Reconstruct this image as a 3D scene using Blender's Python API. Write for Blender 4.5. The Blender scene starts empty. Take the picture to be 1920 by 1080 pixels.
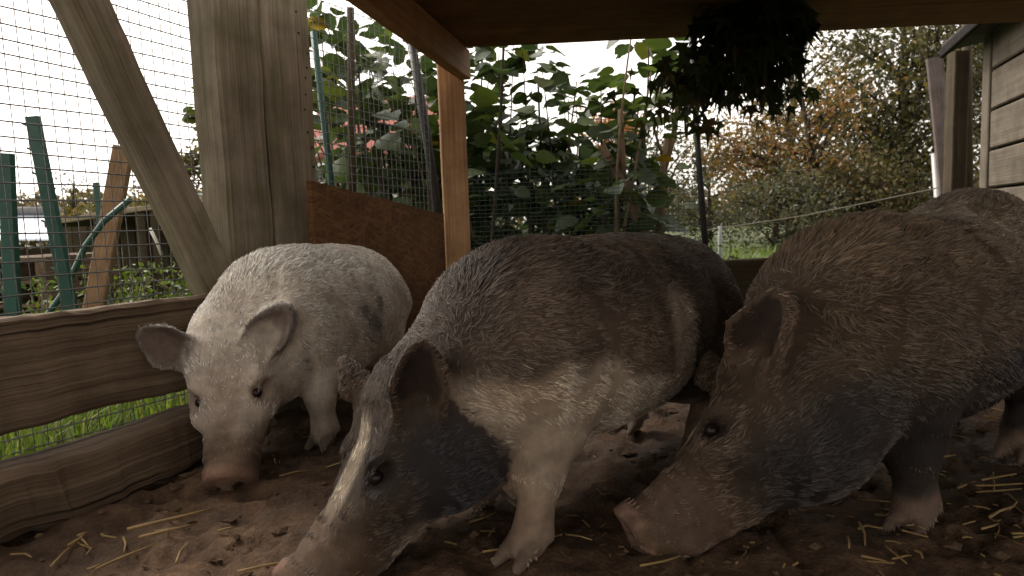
import bpy, math, random
import numpy as np
from mathutils import Matrix, Vector

# ------------------------------------------------------------------ camera, sky, sun, exposure
S = bpy.context.scene
COL = S.collection
F_PX, PITCH, ROLL, CAM = 1251.0, math.radians(-5.5), math.radians(2.0), np.array([0, 0, .42])
FWD = np.array([0, math.cos(PITCH), math.sin(PITCH)])
_u0 = np.cross([1., 0, 0], FWD)
RGT = np.array([1., 0, 0]) * math.cos(ROLL) - _u0 * math.sin(ROLL)
UPV = _u0 * math.cos(ROLL) + np.array([1., 0, 0]) * math.sin(ROLL)
cam_data = bpy.data.cameras.new('camera'); cam = bpy.data.objects.new('camera', cam_data); COL.objects.link(cam)
cam.matrix_world = Matrix(((RGT[0], UPV[0], -FWD[0], CAM[0]), (RGT[1], UPV[1], -FWD[1], CAM[1]),
                           (RGT[2], UPV[2], -FWD[2], CAM[2]), (0, 0, 0, 1)))
cam_data.sensor_width = 36; cam_data.lens = 36 * F_PX / 1920
cam_data.clip_start = .02; cam_data.clip_end = 2000
cam_data.dof.use_dof = True; cam_data.dof.focus_distance = 1.15; cam_data.dof.aperture_fstop = 9.0
S.camera = cam

world = bpy.data.worlds.new('World'); S.world = world; world.use_nodes = True
wn = world.node_tree.nodes; wl = world.node_tree.links
SUN_EL, SUN_AZ = math.radians(48), math.radians(-50)          # azimuth clockwise from +Y (behind the fence, to the left)
sky = wn.new('ShaderNodeTexSky'); sky.sky_type = 'NISHITA'; sky.sun_disc = False
sky.sun_elevation = SUN_EL; sky.sun_rotation = SUN_AZ; sky.dust_density = 2; sky.air_density = 1.0; sky.ozone_density = 1
hsv = wn.new('ShaderNodeHueSaturation'); hsv.inputs['Saturation'].default_value = .06    # overcast: nearly colourless
bg = wn['Background']; bg.inputs['Strength'].default_value = .15
wl.new(sky.outputs[0], hsv.inputs['Color']); wb = wn.new('ShaderNodeMix'); wb.data_type = 'RGBA'; wb.blend_type = 'MULTIPLY'; wb.inputs[0].default_value = 1; wb.inputs[7].default_value = (1, .925, .84, 1)
wl.new(hsv.outputs[0], wb.inputs[6]); wl.new(wb.outputs[2], bg.inputs['Color'])
sun_data = bpy.data.lights.new('sun', 'SUN'); sun_data.energy = 1.4; sun_data.angle = math.radians(25); sun_data.color = (1, .95, .88)
sun = bpy.data.objects.new('sun', sun_data); COL.objects.link(sun)
_sd = Vector((math.sin(SUN_AZ) * math.cos(SUN_EL), math.cos(SUN_AZ) * math.cos(SUN_EL), math.sin(SUN_EL)))
sun.rotation_euler = _sd.to_track_quat('Z', 'Y').to_euler()
S.view_settings.view_transform = 'Standard'; S.view_settings.look = 'None'
S.view_settings.exposure = 1.25; S.view_settings.gamma = 1; S.view_settings.use_curve_mapping = False
S.render.engine = 'CYCLES'
S.cycles.use_denoising = True
S.cycles.max_bounces = 8; S.cycles.transparent_max_bounces = 8

# ------------------------------------------------------------------ helpers
rng = np.random.default_rng(7); random.seed(7)
def at(px, py, y):
    "world point seen at photo pixel (px,py) on the vertical plane at distance y"
    d = FWD + RGT * (px - 960) / F_PX + UPV * (540 - py) / F_PX
    return CAM + d * y / d[1]
def nrm(v):
    v = np.asarray(v, float); return v / np.maximum(np.linalg.norm(v, axis=-1, keepdims=True), 1e-9)
def _hash(i, j, k, seed):
    h = (i * 73856093) ^ (j * 19349663) ^ (k * 83492791) ^ (seed * 2654435761)
    h = (h ^ (h >> 13)) * 1274126177
    h = h ^ (h >> 16)
    return (h & 0xFFFF).astype(np.float64) / 65535.0
def vnoise(P, scale, seed=0):
    "smooth value noise in 0..1; scale = cycles per metre"
    Q = np.asarray(P, float) * scale; I = np.floor(Q).astype(np.int64); f = Q - I; f = f * f * (3 - 2 * f)
    o = 0
    for a in (0, 1):
        for b in (0, 1):
            for c in (0, 1):
                w = (f[:, 0] if a else 1 - f[:, 0]) * (f[:, 1] if b else 1 - f[:, 1]) * (f[:, 2] if c else 1 - f[:, 2])
                o = o + w * _hash(I[:, 0] + a, I[:, 1] + b, I[:, 2] + c, seed)
    return o
def fbm(P, scale, seed=0, oct=3):
    o = 0; a = .5; t = 0
    for k in range(oct):
        o = o + a * vnoise(P, scale * 2 ** k, seed + k * 11); t += a; a *= .5
    return o / t
def sstep(a, b, x):
    t = np.clip((x - a) / (b - a), 0, 1); return t * t * (3 - 2 * t)

def tag(o, label=None, cat=None, group=None, kind=None):
    if label: o['label'] = label
    if cat: o['category'] = cat
    if group: o['group'] = group
    if kind: o['kind'] = kind
    return o
def empty(name, loc=(0, 0, 0)):
    o = bpy.data.objects.new(name, None); COL.objects.link(o); o.location = [float(c) for c in loc]; o.empty_display_size = .05
    return o
def link(name, me, parent=None):
    o = bpy.data.objects.new(name, me); COL.objects.link(o)
    if parent is not None:
        o.parent = parent
        w = Vector()
        p = parent
        while p is not None: w += p.location; p = p.parent
        o.location = -w                                       # vertices are given in world metres
    return o
def mesh(name, V, Fc, mat=None, smooth=False, attrs=None):
    me = bpy.data.meshes.new(name)
    V = np.asarray(V, np.float32)
    if isinstance(Fc, np.ndarray):
        n, k = Fc.shape
        me.vertices.add(len(V)); me.vertices.foreach_set('co', V.ravel())
        me.loops.add(n * k); me.loops.foreach_set('vertex_index', Fc.astype(np.int32).ravel())
        me.polygons.add(n); me.polygons.foreach_set('loop_start', np.arange(0, n * k, k, dtype=np.int32))
        me.update(calc_edges=True)
    else:
        me.from_pydata([tuple(map(float, v)) for v in V], [], [tuple(int(i) for i in f) for f in Fc]); me.update()
    if mat: me.materials.append(mat)
    if smooth: me.polygons.foreach_set('use_smooth', np.ones(len(me.polygons), bool))
    for k, A in (attrs or {}).items():
        A = np.asarray(A, np.float32)
        if A.shape[1] == 3 and k != 'grain': A = np.concatenate([A, np.ones((len(A), 1), np.float32)], 1)
        if k == 'grain':
            a = me.attributes.new(k, 'FLOAT_VECTOR', 'POINT'); a.data.foreach_set('vector', A.ravel())
        else:
            a = me.attributes.new(k, 'FLOAT_COLOR', 'POINT'); a.data.foreach_set('color', A.ravel())
    return me
class MB:
    "collects shapes into one mesh"
    def __init__(s): s.V = []; s.F = []; s.G = []; s.C = []; s.n = 0
    def add(s, V, F, G=None, C=None):
        s.V.append(np.asarray(V, float)); s.F += [tuple(int(i) + s.n for i in f) for f in F]
        s.G.append(np.asarray(V if G is None else G, float)); s.n += len(V)
        if C is not None: s.C.append(np.tile(np.asarray(C, float), (len(V), 1)) if np.ndim(C) == 1 else np.asarray(C, float))
        return s
    def obj(s, name, mat, parent=None, smooth=False):
        at_ = {'grain': np.concatenate(s.G)}
        if s.C: at_['tint'] = np.concatenate(s.C)
        return link(name, mesh(name, np.concatenate(s.V), s.F, mat, smooth, at_), parent)

def beam_geo(p0, p1, w, t, side, ch=.004, seg=16, wob=.0015, seed=0, taper=1.0, ends=0.0):
    """a sawn timber from p0 to p1 (centres of its ends): w across 'side', t across the third axis; chamfered and slightly uneven"""
    p0 = np.asarray(p0, float); p1 = np.asarray(p1, float); L = np.linalg.norm(p1 - p0); a = (p1 - p0) / L
    s = np.asarray(side, float); s = nrm(s - a * (s @ a)); u = np.cross(a, s)
    hw, ht = w / 2, t / 2; ch = min(ch, hw * .6, ht * .6)
    prof = [(-hw + ch, -ht), (hw - ch, -ht), (hw, -ht + ch), (hw, ht - ch), (hw - ch, ht), (-hw + ch, ht), (-hw, ht - ch), (-hw, -ht + ch)]
    V = []; G = []
    for i in range(seg + 1):
        f = i / seg; k = 1 + (taper - 1) * f
        for (x, y) in prof: V.append(p0 + a * L * f + s * x * k + u * y * k); G.append((L * f + seed * 3.7, x + seed * 1.3, y + seed * .7))
    V = np.array(V)
    n1 = vnoise(V, 9, seed) - .5; n2 = vnoise(V, 9, seed + 50) - .5
    n3 = vnoise(V, 55, seed + 90) - .5
    V = V + np.outer(n1 * wob * 2 + n3 * wob * .8, s) + np.outer(n2 * wob * 2 + n3 * wob * .6, u)
    if ends: V[:8] += np.outer((vnoise(V[:8], 60, seed) - .5) * ends, a); V[-8:] += np.outer((vnoise(V[-8:], 60, seed) - .5) * ends, a)
    Fc = []
    for i in range(seg):
        for j in range(8):
            A, B = i * 8 + j, i * 8 + (j + 1) % 8; Fc.append((A, B, B + 8, A + 8))
    Fc.append(tuple(range(7, -1, -1))); Fc.append(tuple(range(seg * 8, seg * 8 + 8)))
    return V, Fc, np.array(G)
def beam(name, p0, p1, w, t, side, mat, parent=None, **k):
    return MB().add(*beam_geo(p0, p1, w, t, side, **k)).obj(name, mat, parent)
def tube_geo(P, R, n=6, cap=True, gseed=0):
    P = np.asarray(P, float); m = len(P); R = np.broadcast_to(np.asarray(R, float), (m,))
    T = np.gradient(P, axis=0); T = nrm(T); V = []; G = []
    ref = np.array([0, 0, 1.]) if abs(T[0][2]) < .9 else np.array([1., 0, 0])
    L = 0
    for i in range(m):
        s = nrm(np.cross(T[i], ref)); u = np.cross(s, T[i]); ref = u
        if i: L += np.linalg.norm(P[i] - P[i - 1])
        for j in range(n):
            q = 2 * math.pi * j / n; V.append(P[i] + (s * math.cos(q) + u * math.sin(q)) * R[i]); G.append((L + gseed, math.cos(q) * R[i], math.sin(q) * R[i]))
    Fc = [(i * n + j, i * n + (j + 1) % n, (i + 1) * n + (j + 1) % n, (i + 1) * n + j) for i in range(m - 1) for j in range(n)]
    if cap: Fc += [tuple(range(n - 1, -1, -1)), tuple(range((m - 1) * n, m * n))]
    return np.array(V), Fc, np.array(G)
def tube(name, P, R, mat, parent=None, n=8, smooth=True, **k):
    return MB().add(*tube_geo(P, R, n, **k)).obj(name, mat, parent, smooth)

# ------------------------------------------------------------------ materials
class NT:
    def __init__(s, name):
        s.m = bpy.data.materials.new(name); s.m.use_nodes = True; s.t = s.m.node_tree; s.b = s.t.nodes['Principled BSDF']
        s.out = s.t.nodes['Material Output']
    def n(s, ty, **k):
        o = s.t.nodes.new(ty)
        for a, v in k.items():
            if a.startswith('i_'):
                key = a[2:]; o.inputs[int(key) if key.isdigit() else key.replace('_', ' ')].default_value = v
            else: setattr(o, a, v)
        return o
    def l(s, a, b): s.t.links.new(a, b)
    def ramp(s, fac, stops):
        r = s.n('ShaderNodeValToRGB'); e = r.color_ramp.elements
        while len(e) < len(stops): e.new(.5)
        for q, (p, c) in zip(e, stops): q.position = p; q.color = (*c, 1)
        s.l(fac, r.inputs[0]); return r.outputs[0]
    def noise(s, vec, scale, detail=4, rough=.55, dist=0):
        o = s.n('ShaderNodeTexNoise', i_Scale=scale, i_Detail=detail, i_Roughness=rough, i_Distortion=dist)
        if vec is not None: s.l(vec, o.inputs['Vector'])
        return o.outputs[0]
    def scaled(s, vec, sc):
        o = s.n('ShaderNodeMapping'); o.inputs['Scale'].default_value = sc; s.l(vec, o.inputs['Vector']); return o.outputs[0]
    def mix(s, f, a, b, mode='MIX'):
        o = s.n('ShaderNodeMix', data_type='RGBA', blend_type=mode)
        for sock, v in ((o.inputs[0], f), (o.inputs[6], a), (o.inputs[7], b)):
            if hasattr(v, 'links'): s.l(v, sock)
            else: sock.default_value = v if np.ndim(v) == 0 else (*v, 1)
        return o.outputs[2]
    def math(s, op, a, b=0.):
        o = s.n('ShaderNodeMath', operation=op)
        for i, v in enumerate((a, b)):
            if hasattr(v, 'links'): s.l(v, o.inputs[i])
            else: o.inputs[i].default_value = v
        return o.outputs[0]
    def bump(s, h, strength=.5, dist=.01):
        o = s.n('ShaderNodeBump', i_Strength=strength, i_Distance=dist); s.l(h, o.inputs['Height']); s.l(o.outputs[0], s.b.inputs['Normal']); return o
    def set(s, **k):
        for a, v in k.items(): s.b.inputs[a.replace('_', ' ')].default_value = v
def attr(t, name): return t.n('ShaderNodeAttribute', attribute_name=name)

def wood(name, dark, mid, light, grain=(3, 90, 90), moss=0., mosscol=(.07, .075, .02), bump=.5, crack=.35, rough=.85):
    t = NT(name); g = attr(t, 'grain').outputs['Vector']
    w = t.noise(g, 6, 3); wv = t.n('ShaderNodeVectorMath', operation='SCALE'); t.l(g, wv.inputs[0]); wv.inputs['Scale'].default_value = 1
    fine = t.noise(t.scaled(g, grain), 1, 7, .62, .25)
    big = t.noise(t.scaled(g, (grain[0] * .35, grain[1] * .22, grain[2] * .22)), 1, 4, .6, .35)
    col = t.ramp(fine, [(.28, dark), (.5, mid), (.72, light)])
    col = t.mix(.45, col, t.ramp(big, [(.3, dark), (.55, mid), (.75, light)]))
    fib = t.noise(t.scaled(g, (grain[0] * 1.6, 260, 260)), 1, 3, .6, .2)
    col = t.mix(1., col, t.ramp(fib, [(.3, (.66, .64, .62)), (.55, (1.02, 1.02, 1.02)), (.75, (1.2, 1.18, 1.15))]), 'MULTIPLY')
    cr = t.noise(t.scaled(g, (grain[0] * .5, grain[1] * 1.6, grain[2] * 1.6)), 1, 2, .5, .3)
    crk = t.ramp(cr, [(crack - .06, (0, 0, 0)), (crack, (1, 1, 1))])
    col = t.mix(1., col, t.ramp(cr, [(crack - .06, (.28, .25, .22)), (crack + .01, (1, 1, 1))]), 'MULTIPLY')
    blot = t.noise(g, 11, 4, .6)
    col = t.mix(1., col, t.ramp(blot, [(.3, (.68, .66, .63)), (.6, (1.05, 1.04, 1.02))]), 'MULTIPLY')
    if moss:
        m = t.noise(t.scaled(g, (4, 18, 18)), 1, 4, .6)
        mm = t.math('MULTIPLY', t.ramp(m, [(.42, (0, 0, 0)), (.66, (1, 1, 1))]), moss)
        col = t.mix(mm, col, mosscol)
    t.l(col, t.b.inputs['Base Color']); t.set(Roughness=rough, Specular_IOR_Level=.25)
    h = t.math('ADD', t.math('ADD', t.math('MULTIPLY', fine, .6), t.math('MULTIPLY', crk, .8)), t.math('MULTIPLY', fib, .5))
    t.bump(h, bump, .006)
    return t.m
def plain(name, col, col2=None, scale=8, rough=.7, metal=0., bump=0., spec=.3, stretch=None):
    t = NT(name); c = t.n('ShaderNodeTexCoord').outputs['Object']
    if stretch: c = t.scaled(c, stretch)
    n = t.noise(c, scale, 5, .6)
    t.l(t.ramp(n, [(.3, col), (.7, col2 or col)]), t.b.inputs['Base Color'])
    t.set(Roughness=rough, Metallic=metal, Specular_IOR_Level=spec)
    if bump: t.bump(n, bump, .01)
    return t.m
def leafmat(name, transl=.35, rough=.5, veins=False):
    t = NT(name); a = attr(t, 'tint').outputs['Color']; oi = t.n('ShaderNodeObjectInfo').outputs['Random']
    v = t.ramp(oi, [(0, (.78, .82, .8)), (1, (1.2, 1.15, 1.1))])
    c = t.mix(1., a, v, 'MULTIPLY')
    co = t.n('ShaderNodeTexCoord').outputs['Object']
    c = t.mix(1., c, t.ramp(t.noise(co, 22, 3), [(.3, (.8, .8, .8)), (.7, (1.12, 1.12, 1.1))]), 'MULTIPLY')
    t.l(c, t.b.inputs['Base Color']); t.set(Roughness=rough, Specular_IOR_Level=.35)
    tr = t.n('ShaderNodeBsdfTranslucent'); t.l(t.mix(1., c, (1.15, 1.2, .6), 'MULTIPLY'), tr.inputs['Color'])
    mx = t.n('ShaderNodeMixShader'); mx.inputs[0].default_value = transl
    t.l(t.b.outputs[0], mx.inputs[1]); t.l(tr.outputs[0], mx.inputs[2]); t.l(mx.outputs[0], t.out.inputs['Surface'])
    return t.m
# ------------------------------------------------------------------ pigs
def surface_nets(f, o, h):
    s = f < 0; nx, ny, nz = f.shape
    cs = np.zeros((nx - 1, ny - 1, nz - 1), np.int8)
    for a in (0, 1):
        for b in (0, 1):
            for c in (0, 1): cs += s[a:nx - 1 + a, b:ny - 1 + b, c:nz - 1 + c]
    act = (cs > 0) & (cs < 8); idx = -np.ones(act.shape, np.int64); ii = np.argwhere(act); idx[act] = np.arange(len(ii))
    acc = np.zeros((len(ii), 3)); cnt = np.zeros(len(ii))
    for ax in range(3):
        o1, o2 = [k for k in range(3) if k != ax]
        for b in (0, 1):
            for c in (0, 1):
                A = ii.copy(); A[:, o1] += b; A[:, o2] += c; B = A.copy(); B[:, ax] += 1
                fa = f[A[:, 0], A[:, 1], A[:, 2]]; fb = f[B[:, 0], B[:, 1], B[:, 2]]
                m = (fa < 0) != (fb < 0); t = np.where(m, fa / np.where(m, fa - fb, 1), 0)
                p = A.astype(float); p[:, ax] += t; acc[m] += p[m]; cnt += m
    V = acc / cnt[:, None] * h + o; Q = []
    for ax in range(3):
        o1, o2 = (ax + 1) % 3, (ax + 2) % 3
        sl = [slice(1, -1)] * 3; sl[ax] = slice(0, -1); sh = list(sl); sh[ax] = slice(1, None)
        a = s[tuple(sl)]; b = s[tuple(sh)]
        for flip, m in ((0, a & ~b), (1, b & ~a)):
            E = np.argwhere(m); E[:, o1] += 1; E[:, o2] += 1
            def cell(d1, d2):
                q = E.copy(); q[:, o1] -= d1; q[:, o2] -= d2
                return idx[q[:, 0], q[:, 1], q[:, 2]]
            q = np.stack([cell(1, 1), cell(0, 1), cell(0, 0), cell(1, 0)], 1)
            Q.append(q[:, ::-1] if flip else q)
    Q = np.concatenate(Q); Q = Q[(Q >= 0).all(1)]
    return V, Q
def smin(a, b, k):
    h = np.maximum(k - np.abs(a - b), 0) / k; return np.minimum(a, b) - h * h * k * .25
def smax(a, b, k): return -smin(-a, -b, k)
def cone(P, a, b, ra, rb):
    a = np.asarray(a, np.float32); b = np.asarray(b, np.float32); d = b - a; t = np.clip(((P - a) @ d) / (d @ d), 0, 1)
    return np.sqrt(((P - a - t[..., None] * d) ** 2).sum(-1)) - (ra + (rb - ra) * t)
def ball(P, c, r): return np.sqrt(((P - np.asarray(c, np.float32)) ** 2).sum(-1)) - r
def ell(P, c, r):
    r = np.asarray(r, np.float32); q = (P - np.asarray(c, np.float32)) / r; k0 = np.sqrt((q * q).sum(-1)); k1 = np.sqrt(((q / r) ** 2).sum(-1))
    return k0 * (k0 - 1) / np.maximum(k1, 1e-6)

class Pig:
    """body-local metres: x forward, y to the pig's left, z up; nominal back height 0.375 before scaling"""
    def __init__(s, mid, heading, scale, hs, poll, aim, uphint, feet, ears, fat=1.0, arch=0.0, hump=0.0, st=1.0, zs=.89, rise=0., mz=1.):
        s.rise = rise; s.mz = mz
        s.st = st; s.zs = zs
        s.mid = np.array([*mid, 0.]); s.ang = heading; s.sc = scale; s.hs = hs; s.fat = fat; s.arch = arch; s.hump = hump
        c, q = math.cos(heading), math.sin(heading); s.R = np.array([[c, -q, 0], [q, c, 0], [0, 0, 1]])
        s.H = s.toloc(poll); f = nrm(s.toloc(aim) - s.H); u = np.asarray(uphint, float) @ s.R
        l = nrm(np.cross(u, f)); u = np.cross(f, l); s.HB = np.stack([f, l, u], 0)       # rows: head forward, left, up
        s.feet = feet; s.ears = ears
    def toloc(s, w): return (np.asarray(w, float) - s.mid) @ s.R / s.sc
    def toworld(s, p): return (p * s.sc) @ s.R.T + s.mid
    def headp(s, P): return ((P - s.H.astype(P.dtype)) @ s.HB.T.astype(P.dtype)) / np.asarray(s.hs, P.dtype)
    def unhead(s, q): return np.asarray(q, float) * s.hs @ s.HB + s.H
    def legs(s):
        out = []
        for k, (sx, y) in enumerate(((1, 1), (1, -1), (-1, 1), (-1, -1))):
            fx, fz = s.feet[k]                                # stride offset forward, lift
            if sx > 0: J = [(.145, .060, .205, .066), (.14, .074, .145, .037), (.155, .076, .09, .024), (.148, .078, .036, .0195), (.156, .078, .017, .019)]
            else: J = [(-.17, .06, .225, .09), (-.125, .08, .165, .062), (-.2, .076, .108, .027), (-.185, .076, .04, .0195), (-.176, .076, .017, .019)]
            z0 = J[0][2]; pts = []
            for (x, yy, z, r) in J:
                w = (z0 - z) / (z0 - .017); x = .15 + (x - .15) * s.st if sx < 0 else x; pts.append((np.array([x + fx * w ** 1.15, yy * y, z + fz * w]), r))
            out.append(pts)
        return out
    def fields(s, P):
        P = P.astype(np.float32); G = {}
        T = P.copy(); T[..., 1] = P[..., 1] / s.fat; T[..., 2] = P[..., 2] / s.zs; T[..., 0] = .15 + (P[..., 0] - .15) / np.where(P[..., 0] < .15, s.st, 1)
        ah = s.arch
        d = cone(T, (-.19, 0, .252), (-.06, 0, .248 + ah), .112, .124)
        d = smin(d, cone(T, (-.06, 0, .248 + ah), (.05, 0, .24 + ah * .6), .124, .13), .05)
        d = smin(d, cone(T, (.05, 0, .24), (.165, 0, .25), .13, .113), .05)
        d = smin(d, ell(T, (.0, 0, .212), (.165, .115, .096)), .06)                 # hanging belly
        d = smin(d, ell(T, (.13, 0, .285 + s.hump), (.1, .06, .085)), .05)        # withers
        d = smin(d, ell(T, (-.17, 0, .275 + s.rise), (.10, .085, .09)), .05)               # rump
        nk = s.H + np.array([0, 0, 0]); back = s.unhead((-.045, 0, -.01))
        d = smin(d, cone(P, (.155, 0, .242), tuple(back), .092, .074 * s.hs), .05)   # neck
        d = smin(d, cone(P, (.14, 0, .208), tuple(s.unhead((-.02, 0, -.055))), .076, .058 * s.hs), .05)
        tl = [(-.295, 0, .30), (-.325, .012, .27), (-.33, .02, .215), (-.325, .024, .17)]
        for a, b, ra, rb in zip(tl, tl[1:], (.014, .010, .008), (.010, .008, .006)): d = smin(d, cone(T, a, b, ra, rb), .02)
        hq = s.headp(P)
        for sy, (dirv, face, ln, wd) in zip((1, -1), s.ears):                        # the hollow in front of each ear
            b = np.array([-.012, sy * .069, .047]); a = nrm(np.asarray(dirv, float) * (1, sy, 1)); w = np.asarray(face, float) * (1, sy, 1); w = nrm(w - a * (w @ a))
            d = smax(d, -cone(hq, b + a * .030 + w * .020, b + a * (ln + .01) + w * .032, .030, .042) * s.hs, .022)
        G['torso'] = d
        L = None; hoof = None
        for pts in s.legs():
            q = None
            for (a, ra), (b, rb) in zip(pts, pts[1:]):
                c = cone(P, a, b, ra, rb); q = c if q is None else smin(q, c, .025)
            fp = pts[-1][0]
            for sy in (-1, 1):                                                       # two toes and a cleft
                c = cone(P, fp + (.002, sy * .012, .004), fp + (.034, sy * .0155, -.010), .0125, .0062); q = smin(q, c, .005)
                hoof = c if hoof is None else np.minimum(hoof, c)
                q = smin(q, cone(P, fp + (-.018, sy * .012, .018), fp + (-.027, sy * .015, .008), .008, .006), .008)
            L = q if L is None else np.minimum(L, q)
        G['leg'] = L; G['hoof'] = hoof
        h = s.headp(P); hs = s.hs; ha = h.copy(); ha[..., 1] = np.abs(h[..., 1])
        e = cone(h, (-.035, 0, .0), (.045, 0, -.002), .084, .062)
        e = smin(e, cone(h, (.045, 0, -.004), (.185, 0, -.022), .058, .041 * s.mz), .03)   # muzzle
        e = smin(e, ell(ha, (-.005, .05, -.042), (.068, .048, .057)), .035)              # jowl
        e = smin(e, cone(h, (.0, 0, -.052), (.165, 0, -.056), .043, .021), .03)        # lower jaw
        e = smin(e, ell(ha, (.058, .046, .036), (.034, .018, .012)), .03)            # brow
        e = smin(e, ell(ha, (.075, .05, -.006), (.035, .02, .022)), .025)            # cheek bone
        e = smax(e, -ell(ha, (.075, .064, .018), (.0175, .0145, .0095)), .009)          # eye socket
        e = smin(e, ell(ha, (.073, .054, .0275), (.021, .0085, .0062)), .008)        # upper lid
        e = smin(e, ell(ha, (.076, .054, .0075), (.018, .0075, .0052)), .008)        # lower lid
        e = smax(e, -cone(ha, (.07, .064, -.058), (.2, .022, -.052), .0035, .0025), .006)   # mouth
        for xw in (.135, .155, .172): e = smax(e, -ell(h, (xw, 0, .030 - (xw - .135) * .25), (.0035, .03, .004)), .006)   # snout wrinkles
        e = smax(e, -ell(h, (.125, 0, .066), (.085, .075, .030)), .05)                 # slightly dished face
        dx = h[..., 0] - .2 - .10 * (h[..., 2] + .022); rr = np.sqrt((h[..., 1]) ** 2 + ((h[..., 2] + .02) * .92) ** 2)
        disc = smax(np.abs(dx) - .007, rr - .0355 * s.mz, .006) - .005
        e = smin(e, disc, .010)
        e = smax(e, -ell(ha, (.212, .0150 * s.mz, -.018), (.016, .0080, .0105)), .004)       # nostrils
        G['disc'] = disc * hs
        G['eye'] = ball(ha, (.075, .060, .019), .024) * hs
        ear = None; G['earin'] = None
        for sy, (dirv, face, ln, wd) in zip((1, -1), s.ears):
            b = np.array([-.012, sy * .069, .047]); a = nrm(np.asarray(dirv, float) * (1, sy, 1)); w = np.asarray(face, float) * (1, sy, 1); w = nrm(w - a * (w @ a)); v = np.cross(w, a)
            q = (h - b.astype(np.float32)); uu = q @ a.astype(np.float32); vv = q @ v.astype(np.float32); ww = q @ w.astype(np.float32)
            t = np.clip((uu + .02) / (ln + .02), 0, 1); half = wd * np.sqrt(np.clip(1 - t ** 2.2, 0, 1)) * (1 - .12 * t) * (.62 + .55 * np.minimum(t * 2.2, 1) - .17 * t)
            cup = 1.5 * (1 - .55 * t) * vv * vv / wd + .012 * t * t - .018 * (1 - t)
            d1 = np.abs(ww - cup) * .85 - (.008 - .0022 * t); d2 = np.abs(vv) - half; d3 = np.maximum(uu - ln, -.02 - uu)
            c = smax(smax(d1, d2, .006), d3, .006)
            ear = c if ear is None else np.minimum(ear, c)
            gi = np.where((ww > cup) & (c < .005) & (uu > .006) & (d2 < -.007) & (uu < ln - .009), -1., 1.); G['earin'] = gi if G['earin'] is None else np.minimum(G['earin'], gi)
        e = smin(e, ear, .016)
        G['ear'] = ear * hs; G['head'] = e * hs
        t = smin(G['torso'], G['leg'], .026); t = smin(t, G['head'], .045)
        G['all'] = t
        return G
    def surface(s, h=.005):
        pts = [p for l in s.legs() for p, _ in l] + [s.unhead(q) for q in ((.23, .05, .05), (.23, -.05, -.07), (-.1, .2, .16), (-.1, -.2, .16), (0, .12, -.12), (0, -.12, -.12))] + [np.array((.15 - .5 * s.st, -.16, .05)), np.array((.2, .16, .42))]
        lo = np.min(pts, 0) - .03; hi = np.max(pts, 0) + .03; lo[2] = min(lo[2], -.02)
        n = np.ceil((hi - lo) / h).astype(int) + 1
        X = np.stack(np.meshgrid(*[lo[k] + h * np.arange(n[k]) for k in range(3)], indexing='ij'), -1).astype(np.float32)
        f = np.empty(n, np.float32)
        for i in range(0, n[0], 24): f[i:i + 24] = s.fields(X[i:i + 24])['all']
        V, Q = surface_nets(f, lo, h)
        for _ in range(2):                                    # settle the vertices on the surface
            e = .0012; d0 = s.fields(V)['all'].astype(float)
            g = np.stack([s.fields(V + np.eye(3)[k] * e)['all'] - d0 for k in range(3)], 1) / e
            g = nrm(g); V = V - g * np.clip(d0, -.003, .003)[:, None] * .8
        s.N = g; s.V = V; s.Q = Q; s.G = s.fields(V)
        return s

def skinmat():
    t = NT('pig_skin'); a = attr(t, 'tint').outputs['Color']; co = t.n('ShaderNodeTexCoord').outputs['Object']
    n = t.noise(co, 60, 5, .65); m = t.noise(co, 9, 4)
    c = t.mix(1., a, t.ramp(n, [(.3, (.72, .7, .68)), (.7, (1.15, 1.13, 1.1))]), 'MULTIPLY')
    t.l(c, t.b.inputs['Base Color']); t.set(Roughness=.7, Specular_IOR_Level=.25)
    c2 = t.mix(1., c, t.ramp(m, [(.35, (.7, .66, .62)), (.65, (1.12, 1.1, 1.06))]), 'MULTIPLY'); t.l(c2, t.b.inputs['Base Color'])
    t.bump(t.noise(t.scaled(co, (1, 1, .45)), 190, 5, .75), .7, .005); return t.m
def hairmat():
    t = NT('pig_bristles'); a = attr(t, 'tint').outputs['Color']
    t.l(a, t.b.inputs['Base Color']); t.set(Roughness=.5, Specular_IOR_Level=.35); return t.m
def eyemat():
    t = NT('pig_eye'); t.set(Base_Color=(.012, .007, .005, 1), Roughness=.3, Specular_IOR_Level=.25); return t.m
def hoofmat(): return plain('pig_hoof', (.16, .10, .07), (.28, .19, .14), 90, .6)

def region(P, V, G):
    "weights of the anatomy at each vertex"
    h = P.headp(V)
    hd = sstep(.022, -.022, G['head'] - np.minimum(G['torso'], G['leg'] + .004) + (fbm(V, 30, 77) - .5) * .03); lg = sstep(.015, -.015, G['leg'] - G['torso']) * sstep(.19, .15, V[:, 2]) * (1 - hd)
    ear = sstep(.010, .001, G['ear']); earin = (G['earin'] < 0) * sstep(.008, .002, G['ear']) * hd
    disc = sstep(.006, .0, G['disc']) * sstep(.19, .2, h[:, 0]); snout = sstep(.09, .17, h[:, 0]) * hd
    hoof = sstep(.004, -.001, G['hoof']); eye = sstep(.006, -.004, G['eye'])
    return dict(h=h, head=hd, leg=lg, ear=ear * hd, earin=earin, disc=disc, snout=snout, hoof=hoof, eye=eye)

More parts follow.
